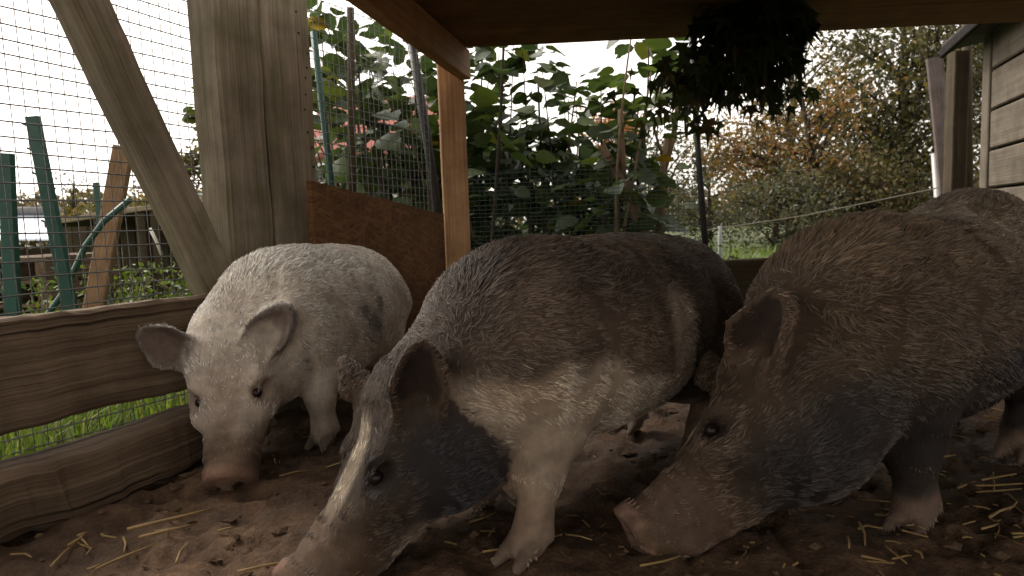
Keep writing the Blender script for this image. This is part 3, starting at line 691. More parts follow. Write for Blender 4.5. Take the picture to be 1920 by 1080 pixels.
# ------------------------------------------------------------------ vegetation helpers
def leaf_cloud(C, size, pal, g, flat=.0, asp=.62, shape='diamond'):
    """many small bent leaves: centres C (n,3); pal = list of (weight, rgb)"""
    n = len(C); a = nrm(g.normal(0, 1, (n, 3)) * (1, 1, 1 - flat)); b = nrm(np.cross(a, g.normal(0, 1, (n, 3)))); c = np.cross(a, b)
    s = (size * (.6 + .8 * g.random(n)))[:, None]
    V = np.stack([C - a * s * .5, C + b * s * asp * .5 + c * s * .08, C + a * s * .5, C - b * s * asp * .5 + c * s * .08], 1).reshape(-1, 3)
    i = np.arange(n)[:, None] * 4; Fq = np.concatenate([i + [0, 1, 2], i + [0, 2, 3]])
    w = np.array([p[0] for p in pal]); k = g.choice(len(pal), n, p=w / w.sum()); col = np.array([p[1] for p in pal])[k] * (.7 + .6 * g.random((n, 1)))
    return V, Fq, np.repeat(col, 4, 0)
def bez(a, b, g, bend=.2, n=7):
    a, b = np.asarray(a, float), np.asarray(b, float); L = np.linalg.norm(b - a); m = (a + b) / 2 + g.normal(0, 1, 3) * L * bend * .5 + np.array([0, 0, L * bend * .5])
    t = np.linspace(0, 1, n)[:, None]; return (1 - t) ** 2 * a + 2 * t * (1 - t) * m + t * t * b
def make_tree(name, base, cc, rad, tr, limbs, twigs, leaves, size, pal, label, seed, sigma=.12, bark='darkbark', cat='tree', group=None, asp=.62, low=-1.0):
    g = np.random.default_rng(seed); base = np.asarray(base, float); cc = np.asarray(cc, float); rad = np.asarray(rad, float)
    r = empty(name, base); tag(r, label, cat, group); mb = MB()
    top = cc + np.array([0, 0, rad[2] * .75]); tp = bez(base, top, g, .05, 12); mb.add(*tube_geo(tp, np.linspace(tr, tr * .2, 12), 7))
    ends = []
    for i in range(limbs):
        d = nrm(g.normal(0, 1, 3)); d[2] = max(d[2], low); e = cc + d * rad * (.55 + .45 * g.random()); f = np.clip((e[2] - base[2]) / (top[2] - base[2]) * .75 + g.normal(0, .06), .12, .95)
        s = tp[int(f * 11)]; q = bez(s, e, g, .25); mb.add(*tube_geo(q, np.linspace(tr * .32, tr * .06, 7), 5)); ends.append(q[3:])
        for j in range(twigs):
            k = g.integers(2, 7); d2 = nrm(g.normal(0, 1, 3) + d * .6); e2 = q[k] + d2 * rad.mean() * (.18 + .25 * g.random()); q2 = bez(q[k], e2, g, .2, 5)
            mb.add(*tube_geo(q2, np.linspace(tr * .1, tr * .03, 5), 4)); ends.append(q2[2:])
    mb.obj('trunk', M[bark], r, True)
    E = np.concatenate(ends); C = E[g.integers(0, len(E), leaves)] + g.normal(0, sigma, (leaves, 3)) * rad.mean()
    V, Fq, T = leaf_cloud(C, size, pal, g, asp=asp)
    # lighter/darker sprays
    T = T * (.6 + .8 * vnoise(np.repeat(C, 4, 0), 2.2 / rad.mean(), seed))[:, None]
    o = link('crown', mesh('crown', V, Fq, M['leaf'], False, {'tint': T}), r); o['kind'] = 'stuff'
    return r

# ------------------------------------------------------------------ broad-leaved bush behind the slim post
def leaf_mesh(name, kind, L, col, seed):
    "one leaf with a folded midrib and toothed outline, base at origin, along +x"
    g = np.random.default_rng(seed); n = 9; top = []; bot = []
    if kind == 'round':
        for i in range(n):
            t = i / (n - 1); w = .47 * math.sin(math.pi * min(1, t * .93 + .05)) ** .62 * (1 + .05 * (-1) ** i); w = max(w, .01)
            top.append((t, w)); bot.append((t, -w))
    V = []; cup = .10 + .12 * g.random(); droop = .12 + .25 * g.random()
    for i in range(n):
        t = i / (n - 1); z = -droop * t * t
        V += [(t * L, 0, z * L), (top[i][0] * L, top[i][1] * L, (z + cup * abs(top[i][1]) * 1.2 + .015 * g.normal()) * L), (bot[i][0] * L, bot[i][1] * L, (z + cup * abs(bot[i][1]) * 1.2 + .015 * g.normal()) * L)]
    Fc = []
    for i in range(n - 1):
        A = 3 * i; Fc += [(A, A + 3, A + 4, A + 1), (A, A + 2, A + 5, A + 3)]
    return mesh(name, V, Fc, M['leaf'], True, {'tint': np.tile(col, (len(V), 1))})
def lobed_mesh(name, L, col, seed):
    "a pointed five-lobed leaf"
    g = np.random.default_rng(seed); V = [(0, 0, 0)]; 
    ang = np.radians([-115, -85, -62, -36, -18, 0, 18, 36, 62, 85, 115]); rad = [.38, .3, .8, .34, .36, 1.05, .36, .34, .8, .3, .38]
    for a, r in zip(ang, rad): V.append((L * (.12 + r * math.cos(a) * .9), L * r * math.sin(a) * .9, -L * .25 * r * r + L * .05 * g.normal()))
    Fc = [(0, i, i + 1) for i in range(1, 11)]
    return mesh(name, V, Fc, M['leaf'], False, {'tint': np.tile(col, (len(V), 1))})
def orient(p, d, roll, s=1.0):
    d = nrm(d); up = np.array([0, 0, 1.]); side = nrm(np.cross(up, d) + 1e-6); nn = np.cross(d, side)
    s2 = side * math.cos(roll) + nn * math.sin(roll); n2 = np.cross(d, s2)
    return Matrix(((d[0] * s, s2[0] * s, n2[0] * s, p[0]), (d[1] * s, s2[1] * s, n2[1] * s, p[1]), (d[2] * s, s2[2] * s, n2[2] * s, p[2]), (0, 0, 0, 1)))
def mesh_arrays(me):
    V = np.empty(len(me.vertices) * 3, np.float32); me.vertices.foreach_get('co', V); return V.reshape(-1, 3).astype(float), [tuple(p.vertices) for p in me.polygons]
def place_leaves(root, items, variants, n_single, leafname, massname):
    "items: (pos, dir, roll, scale, variant); the first n_single become parts of their own, the rest one mass"
    rootm = Matrix.Translation(-root.location)
    for (p, d, ro, s, v) in items[:n_single]:
        o = bpy.data.objects.new(leafname, variants[v]); COL.objects.link(o); o.parent = root; o.matrix_local = rootm @ orient(p, d, ro, s)
    mb = MB(); arr = [mesh_arrays(m) for m in variants]; tint = []
    for m in variants:
        t = np.empty(len(m.vertices) * 4, np.float32); m.attributes['tint'].data.foreach_get('color', t); tint.append(t.reshape(-1, 4)[:, :3])
    for (p, d, ro, s, v) in items[n_single:]:
        Mx = np.array(orient(p, d, ro, s)); A, Fc = arr[v]; mb.add(A @ Mx[:3, :3].T + Mx[:3, 3], Fc, None, tint[v] * (.8 + .4 * random.random()))
    if mb.n: mb.obj(massname, M['leaf'], root, True)['kind'] = 'stuff'
def bush():
    g = np.random.default_rng(55); r = empty('hazel_bush', (-.2, 3.1, 0)); tag(r, 'broad-leaved green bush behind the slim post and wire mesh', 'bush')
    cols = [(.052, .08, .026), (.068, .10, .031), (.06, .092, .045), (.08, .115, .034), (.075, .10, .058), (.10, .13, .036), (.045, .07, .028), (.14, .15, .036), (.34, .21, .035)]
    var = [leaf_mesh('leaf', 'round', .095, c, 300 + i) for i, c in enumerate(cols)]
    wts = np.array([4, 4, 4, 3, 4, 2, 4, .7, .12]); wts /= wts.sum()
    items = []
    # stems fan upwards; leaves sit along them
    for i in range(54):
        bx = g.uniform(-1.1, .62); by = g.uniform(2.75, 3.9); hh = g.uniform(.75, 1.65) * (1.0 if bx < .25 else .8)
        if bx < -.5: hh *= .9
        a = np.array([bx * .8, by, 0.]); e = np.array([bx + g.normal(0, .12), by + g.normal(0, .12), hh]); q = bez(a, e, g, .06, 10)
        tube('stem', q, np.linspace(.011, .003, 10), M['darkbark'] if i % 3 else M['bark'], r, 5)
        nl = int(34 * hh)
        for j in range(nl):
            t = g.uniform(.06, 1.0) ** .85; k = min(int(t * 9), 8); p = q[k] + (q[k + 1] - q[k]) * g.random(); az = g.uniform(0, 2 * math.pi)
            off = g.uniform(.02, .17); d = np.array([math.cos(az), math.sin(az), g.uniform(-.35, .35)]); p = p + d * off
            items.append((p, d, g.normal(0, .45), g.uniform(.65, 1.25), int(g.choice(len(cols), p=wts))))
    # sprigs reaching left of the big posts
    for i in range(20):
        p = at(g.uniform(368, 402), g.uniform(150, 245), 2.5) if i < 11 else at(g.uniform(372, 415), g.uniform(300, 420), 2.7)
        az = g.uniform(0, 6.28); items.append((p, np.array([math.cos(az), math.sin(az), g.uniform(-.4, .2)]), g.normal(0, .5), g.uniform(.55, .9), int(g.choice(len(cols), p=wts))))
    tube('stem', [at(440, 480, 2.6), at(425, 330, 2.6), at(400, 200, 2.5), at(378, 155, 2.5)], [.008, .006, .004, .002], M['darkbark'], r, 5)
    for i in range(70):                                        # taller shoots beside the posts
        p = at(g.uniform(575, 720), g.uniform(0, 260), g.uniform(2.5, 2.9)); az = g.uniform(0, 6.28)
        if p[0] > at(690, 0, 2.7)[0] - (i % 3) * .06: continue
        items.append((p, np.array([math.cos(az), math.sin(az), g.uniform(-.5, .2)]), g.normal(0, .5), g.uniform(.8, 1.25), int(g.choice(len(cols), p=wts))))
    for i in range(520):                                       # the thicket low down and behind
        p = np.array([g.uniform(-1.3, .75), g.uniform(3.3, 4.3), g.random() ** .9 * .88]); az = g.uniform(0, 6.28)
        items.append((p, np.array([math.cos(az), math.sin(az), g.uniform(-.5, .3)]), g.normal(0, .6), g.uniform(.9, 1.4), int(g.choice(len(cols), p=wts))))
    for k in range(9):                                         # upright shoots right of the slim post
        b_ = at(885 + 26 * k + g.normal(0, 8), 430, 3.0 + .5 * g.random()); e_ = at(890 + 24 * k + g.normal(0, 14), 70 + 60 * g.random() + (70 if k > 6 else 0), b_[1]); b_[2] = 0; q = bez(b_, e_, g, .03, 10)
        tube('stem', q, np.linspace(.009, .002, 10), M['darkbark'], r, 5)
        for j in range(26):
            i_ = g.integers(4, 10); az = g.uniform(0, 6.28); d = np.array([math.cos(az), math.sin(az), g.uniform(-.4, .2)]); items.append((q[i_] + d * g.uniform(.01, .12) + np.array([0, 0, g.normal(0, .03)]), d, g.normal(0, .45), g.uniform(.6, 1.1), int(g.choice(len(cols), p=wts))))
    items.sort(key=lambda it: it[0][1] - it[3] * .6)
    place_leaves(r, items, var, 300, 'leaf', 'leaf_mass')
bush()

def hanging_bundle():
    g = np.random.default_rng(77); c = at(1405, 78, 1.80); r = empty('hanging_bundle', c); tag(r, 'dark bundle of pointed leaves hanging from the roof edge', 'foliage')
    cols = [(.03, .05, .018), (.045, .07, .02), (.035, .045, .02), (.06, .08, .022), (.10, .075, .03)]
    var = [lobed_mesh('leaf', .056, q, 400 + i) for i, q in enumerate(cols)]; items = []
    for i in range(560):
        d = nrm(g.normal(0, 1, 3)); rr = g.random() ** .45; p = c + d * rr * np.array([.155, .12, .145]) + np.array([0, 0, .03])
        items.append((p, nrm(d + np.array([0, 0, -.9])), g.uniform(-1, 1), g.uniform(.7, 1.2), int(g.integers(0, 4))))
    for i in range(150):                                       # trailing sprays below and to the left
        f = g.random(); p = at(1330 - 60 * f + g.normal(0, 42), 120 + 125 * f * g.random() + g.normal(0, 22), 1.82 + g.normal(0, .05))
        items.append((p, nrm(np.array([g.normal(0, .5), g.normal(0, .4), -1])), g.uniform(-1, 1), g.uniform(.7, 1.15), int(g.integers(0, 5))))
    for i in range(90):
        p = at(1430 + g.normal(0, 45), 165 + g.normal(0, 22), 1.82 + g.normal(0, .05)); items.append((p, nrm(np.array([g.normal(0, .5), g.normal(0, .4), -1])), g.uniform(-1, 1), g.uniform(.6, 1.0), int(g.integers(0, 5))))
    for k in range(7):
        e = at(1400 + g.normal(0, 70), 175 + g.normal(0, 25), 1.81); tube('twig', bez(c + np.array([0, 0, .16]), e, g, .15), np.linspace(.004, .0015, 7), M['darkbark'], r, 5)
    tube('cord', [c + np.array([0, 0, .05]), c + np.array([0, .04, .15]), np.array([c[0], c[1] + .05, .985])], .0025, M['pipe'], r, 5)
    items.sort(key=lambda it: it[0][2]); place_leaves(r, items, var, 240, 'leaf', 'leaf_mass')
hanging_bundle()

# ------------------------------------------------------------------ stakes, saplings and posts behind
def on_ground(p_top, p_low):
    "extend the line top->low down to the ground"
    t = (p_top[2] + .03) / (p_top[2] - p_low[2]); return p_top + (p_low - p_top) * t
def stakes():
    def green_post(t, b, y, w, label, group=None):
        T, B = at(*t, y), at(*b, y); G_ = on_ground(T, B); r = empty('green_post', G_); tag(r, label, 'post', 'green metal posts'); a = nrm(T - G_)
        MB().add(*beam_geo(G_, T, w, .004, (1, .2, 0), seg=12, wob=.0006, seed=40)).obj('web', M['greenmetal'], r)
        s = nrm(np.cross(a, [0, 1, 0])); f = nrm(np.cross(s, a))
        for k in (-1, 1): MB().add(*beam_geo(G_ + s * k * w * .5 + f * .009, T + s * k * w * .5 + f * .009, .004, .02, s, seg=12, wob=.0006, seed=42)).obj('flange', M['greenmetal'], r)
        for i in range(7):
            q = T + (G_ - T) * (.03 + .085 * i); MB().add(*beam_geo(q + s * w * .5, q + s * (w * .5 + .012) + a * .008, .006, .003, a, seg=1, wob=0)).obj('hook', M['greenmetal'], r)
    green_post((57, 218), (128, 575), 1.9, .03, 'leaning green metal post with hooks behind the plank')
    green_post((6, 287), (20, 580), 1.75, .03, 'green metal post beside the leaning green post')
    green_post((178, 342), (184, 400), 3.4, .022, 'short green metal post behind the orange board')
    o = tube('green_strut', [on_ground(at(245, 375, 2.1), at(122, 545, 2.02)), at(122, 545, 2.02), at(160, 462, 2.04), at(195, 415, 2.06), at(245, 373, 2.1)], .009, M['greenmetal'], None, 8); tag(o, 'bent thin green strut leaning behind the green post', 'strut')
    o = beam('leaning_board', on_ground(at(233, 275, 2.6), at(180, 560, 2.6)), at(233, 275, 2.6), .075, .03, (1, 0, 0), wood('tan_board', (.19, .11, .06), (.27, .165, .095), (.35, .225, .14)), seg=20, seed=44, wob=.002); tag(o, 'orange board leaning behind the slanted brace', 'board')
    o = tube('white_stick', [at(303, 478, 3.2), at(293, 452, 3.2), at(281, 428, 3.2)], .007, plain('pale_peeled_wood', (.6, .56, .5), (.7, .66, .6)), None, 6); tag(o, 'thin pale stick hanging under the low shelter', 'stick')
    o = tube('wooden_stake', [on_ground(at(657, 20, 2.25), at(660, 350, 2.25)), at(659, 200, 2.25), at(657, 15, 2.25)], [.0145, .013, .012], M['darkwood'], None, 9); tag(o, 'round brown wooden stake behind the chipboard panel', 'stake')
    o = tube('steel_stake', [on_ground(at(775, 95, 2.3), at(822, 410, 2.3)), at(800, 255, 2.3), at(772, 80, 2.3)], .0155, M['pipe'], None, 10); tag(o, 'dark steel stake leaning beside the slim post', 'stake')
    o = tube('steel_stake', [on_ground(at(592, 100, 2.2), at(618, 320, 2.2)), at(605, 205, 2.2), at(588, 60, 2.2)], .011, M['greenmetal'], None, 8); tag(o, 'thin green stake close beside the big timber post', 'stake')
    o = beam('short_post', on_ground(at(812, 328, 2.38), at(812, 400, 2.38)), at(812, 328, 2.38), .035, .035, (1, 0, 0), M['darkwood'], seg=12, seed=46); tag(o, 'short grey wooden post behind the slim post', 'post')
    o = tube('black_pole', [on_ground(at(1300, 165, 2.5), at(1326, 500, 2.5)), at(1312, 330, 2.5), at(1296, 60, 2.5)], [.0125, .0115, .0105], M['pipe'], None, 9); tag(o, 'thin black pole standing behind the hanging leaf bundle', 'pole')
    # pruned saplings
    g = np.random.default_rng(9)
    def sapling(label, trunk, rad, limbs, y):
        P = [at(px, py, y) for px, py in trunk]; P = [on_ground(P[1], P[0])] + P; r = empty('pruned_sapling', P[0]); tag(r, label, 'sapling', 'pruned saplings')
        tube('trunk', P, rad, M['bark'], r, 9)
        for L, ra in limbs: tube('limb', [at(px, py, y) for px, py in L], ra, M['bark'], r, 8)
    sapling('forked pruned sapling with two cut stubs behind the pied pig', [(1205, 430), (1172, 352), (1150, 315), (1128, 272)], [.027, .026, .024, .021, .017], [([(1168, 350), (1166, 290), (1163, 205)], [.018, .015, .012])], 2.9)
    sapling('straight pruned sapling with thin dark side shoots', [(1237, 445), (1241, 340), (1252, 250)], [.022, .021, .018, .012], [([(1241, 330), (1262, 260), (1275, 170), (1282, 110)], [.016, .013, .01, .007]), ([(1245, 300), (1225, 240), (1262, 150)], [.007, .005, .003])], 2.95)
    # low boarding along the back of the pen
    o = beam('low_board', (-.10, 2.30, .13), (1.06, 2.42, .13), .27, .03, (0, 0, 1), M['darkwood'], seg=40, seed=48, wob=.004); tag(o, 'low dark board along the back of the pen', 'board')
    o = tube('rope', [at(1230, 452, 3.6), at(1290, 437, 3.7), at(1400, 421, 3.8), at(1510, 404, 3.9), at(1760, 352, 4.1)], .0035, plain('pale_rope', (.2, .18, .14), (.26, .23, .18)), None, 6); tag(o, 'pale rope strung behind the black pole', 'rope')
    o = tube('thin_post', [on_ground(at(1350, 420, 3.75), at(1350, 470, 3.75)), at(1350, 424, 3.75)], .012, plain('galvanised_post', (.3, .31, .31), (.4, .41, .41)), None, 8); tag(o, 'thin pale post under the rope', 'post')
    # right-hand posts by the shed
    T, B = at(1752, 108, 4.2), at(1775, 350, 4.2); o = beam('grey_board_post', on_ground(T, B), T, .095, .03, (1, 0, 0), wood('mauve_grey_wood', (.11, .085, .085), (.155, .125, .12), (.2, .165, .155)), seg=20, seed=50); tag(o, 'flat mauve grey board post beside the dark post', 'post')
    T, B = at(1797, 98, 3.3), at(1789, 340, 3.3); o = beam('dark_post', on_ground(T, B), T, .07, .07, (1, 0, 0), M['darkwood'], seg=20, seed=51); tag(o, 'mossy dark square post at the shed corner', 'post')
    T, B = at(1812, 20, 3.6), at(1815, 330, 3.6); o = tube('round_post', [on_ground(T, B), (T + B) / 2, T], .024, M['darkwood'], None, 9); tag(o, 'tall round brown post behind the shed corner', 'post')
    T, B = at(1753, 287, 4.6), at(1757, 345, 4.6); o = beam('white_post', on_ground(T, B), T, .038, .038, (1, 0, 0), plain('white_paint', (.62, .6, .62), (.75, .73, .75)), seg=8, seed=52); tag(o, 'short white post beside the flat grey board post', 'post')
stakes()

def shed():
    r = empty('shed', (2.1, 3.0, 0)); tag(r, 'grey timber shed with wide horizontal siding and dark roof edge', 'shed')
    c = np.array([2.135, 3.0]); d = nrm(np.array([-.37, -1.])); n = np.array([-d[1], d[0]]); n = n if n[0] < 0 else -n      # d: towards the camera, n: outwards to the left
    zb = [-.02, .165, .335, .502, .668, .838, 1.01, 1.19]
    for i in range(7):
        a = c + d * .055; b = c + d * 2.3; z0, z1 = zb[i], zb[i + 1]; V, Fc, G_ = beam_geo((a[0], a[1], (z0 + z1) / 2), (b[0], b[1], (z0 + z1) / 2), z1 - z0 - .012, .02, (0, 0, 1), seg=20, seed=60 + i, wob=.001, ch=.005)
        MB().add(V, Fc, G_).obj('siding_board', M['greywood'], r)
    back = c - n * .03; MB().add(*beam_geo((*(back + d * .06), .58), (*(back + d * 2.3), .58), 1.24, .02, (0, 0, 1), seg=4, seed=66)).obj('wall_backing', M['darkwood'], r)
    MB().add(*beam_geo((*(c + n * .004), -.02), (*(c + n * .004), 1.17), .095, .03, (*d, 0), seg=20, seed=67)).obj('corner_board', M['greywood'], r)
    e = c - n * .6 ; e1 = c - n * .06 - d * .06
    MB().add(*beam_geo((*((e + e1) / 2 - d * .0), .58), (*((e + e1) / 2 - d * .02), .58 + .001), .6, 1.16, (*n, 0), seg=1, seed=68, wob=0)).obj('end_wall', M['greywood'], r)
    p0 = c - d * .22 + n * .10; p1 = c + d * 2.35 + n * .10
    q = lambda p, z: (p[0], p[1], z)
    MB().add(*beam_geo(q(p0 - n * .55, 1.27), q(p1 - n * .55, 1.27), 1.2, .035, (n[0], n[1], -.16), seg=10, seed=69)).obj('roof', plain('bitumen_roof', (.035, .03, .03), (.07, .06, .058), 30, .9), r)
    MB().add(*beam_geo(q(p0 + n * .04, 1.155), q(p1 + n * .04, 1.165), .045, .022, (0, 0, 1), seg=10, seed=70)).obj('fascia', plain('dark_fascia', (.012, .010, .010), (.025, .021, .02), 30, .95, spec=.1), r)
shed()

# ------------------------------------------------------------------ low shelter, pale roof and pallets at the left
def left_yard():
    r = empty('low_shelter', at(260, 500, 4.2)); r.location.z = 0; tag(r, 'low open shelter with turf roof behind the orange board', 'shelter')
    a, b = at(95, 418, 4.4), at(470, 362, 4.0); mid = np.array([.15, 1, 0])
    MB().add(*beam_geo(a + mid * .5, b + mid * .5, 1.0, .045, mid, seg=24, seed=80, wob=.006)).obj('roof_deck', M['darkwood'], r)
    MB().add(*beam_geo(a + [0, -.03, 0], b + [0, -.03, 0], .035, .03, (0, 0, 1), seg=24, seed=81, wob=.005)).obj('roof_edge', wood('pale_edge_board', (.2, .16, .11), (.3, .25, .18), (.4, .34, .25)), r)
    g = np.random.default_rng(5); n = 2600; f = g.random(n)[:, None]; C = a + (b - a) * f + mid * (g.random(n)[:, None] * 1.0 - .05) + np.array([0, 0, .03]) + np.abs(g.normal(0, .018, (n, 1))) * np.array([0, 0, 1.])
    V, Fq, T = leaf_cloud(C, .07, [(3, (.19, .14, .05)), (2, (.12, .10, .035)), (1, (.07, .08, .025))], g, asp=.2); o = link('turf', mesh('turf', V, Fq, M['leaf'], False, {'tint': T}), r); o['kind'] = 'stuff'
    for px, w in ((186, .05), (266, .06), (290, .045), (405, .05)):
        t = at(px, 410 - (px - 186) * .13, 4.15); MB().add(*beam_geo((t[0], t[1], -.02), t, w, w, (1, 0, 0), seg=10, seed=px)).obj('shelter_post', M['darkwood'], r)
    wa, wb = at(110, 470, 5.0), at(470, 470, 4.9); k = 12
    for i in range(k):
        p = wa + (wb - wa) * ((i + .5) / k); w = np.linalg.norm(wb - wa) / k
        MB().add(*beam_geo((p[0], p[1], -.02), (p[0], p[1], .62 + .02 * math.sin(i * 5)), w - .008, .02, wb - wa, seg=8, seed=100 + i)).obj('wall_board', M['darkwood'], r)
    # pale greenhouse roof
    r = empty('greenhouse', at(20, 440, 7)); r.location.z = 0; tag(r, 'distant pale blue greenhouse roof behind the wire mesh', 'greenhouse')
    gl = NT('pale_glazing'); gl.set(Base_Color=(.42, .47, .58, 1), Roughness=.25, Specular_IOR_Level=.5)
    for i in range(7):
        x0, x1 = -140 + i * 35, -140 + (i + 1) * 35 - 2
        A = np.array([at(x0, 447, 7), at(x1, 447, 7), at(x1 - 4, 402, 7.9), at(x0 - 4, 402, 7.9)]); N_ = np.array([0, .02, .02])
        V = np.concatenate([A, A - N_]); link('pane', mesh('pane', V, [(0, 1, 2, 3), (7, 6, 5, 4), (0, 4, 5, 1), (1, 5, 6, 2), (2, 6, 7, 3), (3, 7, 4, 0)], gl.m), r)
    tube('ridge', [at(-150, 396, 7.9), at(112, 396, 7.9)], .05, plain('ridge_metal', (.16, .15, .15), (.24, .23, .23)), r, 8)
    for px in (-140, -60, 10, 104):
        t = at(px, 446, 7.02); tube('leg', [(t[0], t[1], -.02), t], .03, M['darkwood'], r, 6)
    MB().add(*beam_geo((at(-150, 480, 7.2)[0], 7.3, .16), (at(108, 480, 7.2)[0], 7.3, .16), .34, .03, (0, 0, 1), seg=4)).obj('base_wall', M['darkwood'], r)
    # stacked pallets
    for s in range(3):
        z0 = .0 + s * .115; r = empty('pallet', at(40, 520, 3.3)); r.location.z = z0
        tag(r, ['weathered pallet lowest in the stack behind the green post', 'weathered pallet in the middle of the stack behind the green post', 'weathered pallet on top of the stack behind the green post'][s], 'pallet', 'stacked pallets')
        x0, x1, y0 = at(-45, 500, 3.3)[0], at(100, 500, 3.3)[0], 3.3
        for j in range(5): MB().add(*beam_geo((x0, y0 + j * .13, z0 + .10), (x1, y0 + j * .13, z0 + .10), .1, .018, (0, 1, 0), seg=8, seed=120 + j + s)).obj('deck_board', M['plank'], r)
        for xx in (x0 + .03, (x0 + x1) / 2, x1 - .03): MB().add(*beam_geo((xx, y0 - .05, z0 + .045), (xx, y0 + .57, z0 + .045), .05, .085, (1, 0, 0), seg=6, seed=130)).obj('bearer', M['plank'], r)
left_yard()

# ------------------------------------------------------------------ house, trees
def house():
    r = empty('house', (-3.2, 17.2, 0)); tag(r, 'distant house with red tiled roof glimpsed through the bush', 'house')
    x0, x1, y0, y1, ze, zr = -4.9, -1.9, 17, 21, 2.3, 3.9
    wm = plain('rendered_wall', (.45, .36, .30), (.52, .43, .36), 2, .9); rm = NT('red_roof_tiles'); co = rm.n('ShaderNodeNewGeometry').outputs['Position']
    wv = rm.n('ShaderNodeTexWave', i_Scale=5., i_Distortion=.4); rm.l(co, wv.inputs['Vector']); rm.l(rm.mix(1., rm.ramp(rm.noise(co, 3, 4), [(.3, (.28, .085, .06)), (.7, (.42, .15, .11))]), rm.ramp(wv.outputs[0], [(0, (.75,) * 3), (1, (1.1,) * 3)]), 'MULTIPLY'), rm.b.inputs['Base Color']); rm.set(Roughness=.85)
    V = [(x0, y0, -.1), (x1, y0, -.1), (x1, y1, -.1), (x0, y1, -.1), (x0, y0, ze), (x1, y0, ze), (x1, y1, ze), (x0, y1, ze), (x0, (y0 + y1) / 2, zr), (x1, (y0 + y1) / 2, zr)]
    link('wall', mesh('wall', V, [(0, 1, 5, 4), (1, 2, 6, 9, 5), (2, 3, 7, 6), (3, 0, 4, 8, 7)], wm), r)
    ym = (y0 + y1) / 2
    for s, ya in ((-1, y0 - .3), (1, y1 + .3)):
        A = np.array([(x0 - .2, ya, ze - .1), (x1 + .2, ya, ze - .1), (x1 + .2, ym, zr + .05), (x0 - .2, ym, zr + .05)]); B = A + [0, 0, .1]
        link('roof', mesh('roof', np.concatenate([A, B]), [(0, 3, 2, 1), (4, 5, 6, 7), (0, 1, 5, 4), (1, 2, 6, 5), (2, 3, 7, 6), (3, 0, 4, 7)], rm.m), r)
    for xx in (-4.2, -2.8):
        A = [(xx, y0 - .01, 1.0), (xx + .7, y0 - .01, 1.0), (xx + .7, y0 - .01, 1.9), (xx, y0 - .01, 1.9)]; w = np.array(A); link('window', mesh('window', np.concatenate([w - [0, .04, 0], w]), [(0, 1, 2, 3), (0, 4, 5, 1), (1, 5, 6, 2), (2, 6, 7, 3), (3, 7, 4, 0)], M['pipe']), r)
house()
def gpt(px, y): p = at(px, 430, y); return (p[0], y, -.03)
RUST = [(3, (.20, .10, .035)), (3, (.15, .095, .035)), (1, (.24, .12, .04)), (3, (.10, .085, .035)), (1, (.24, .15, .06))]
OLIVE = [(3, (.07, .066, .028)), (3, (.10, .088, .036)), (2, (.14, .105, .045)), (1, (.19, .13, .05)), (1, (.05, .06, .03))]
GREY = [(3, (.07, .075, .05)), (3, (.10, .10, .065)), (2, (.055, .065, .04)), (1, (.16, .12, .06))]
ORANGE = [(4, (.34, .14, .04)), (3, (.42, .19, .06)), (1, (.2, .11, .05))]
BROWNY = [(3, (.17, .12, .07)), (2, (.22, .17, .09)), (1, (.1, .09, .05))]
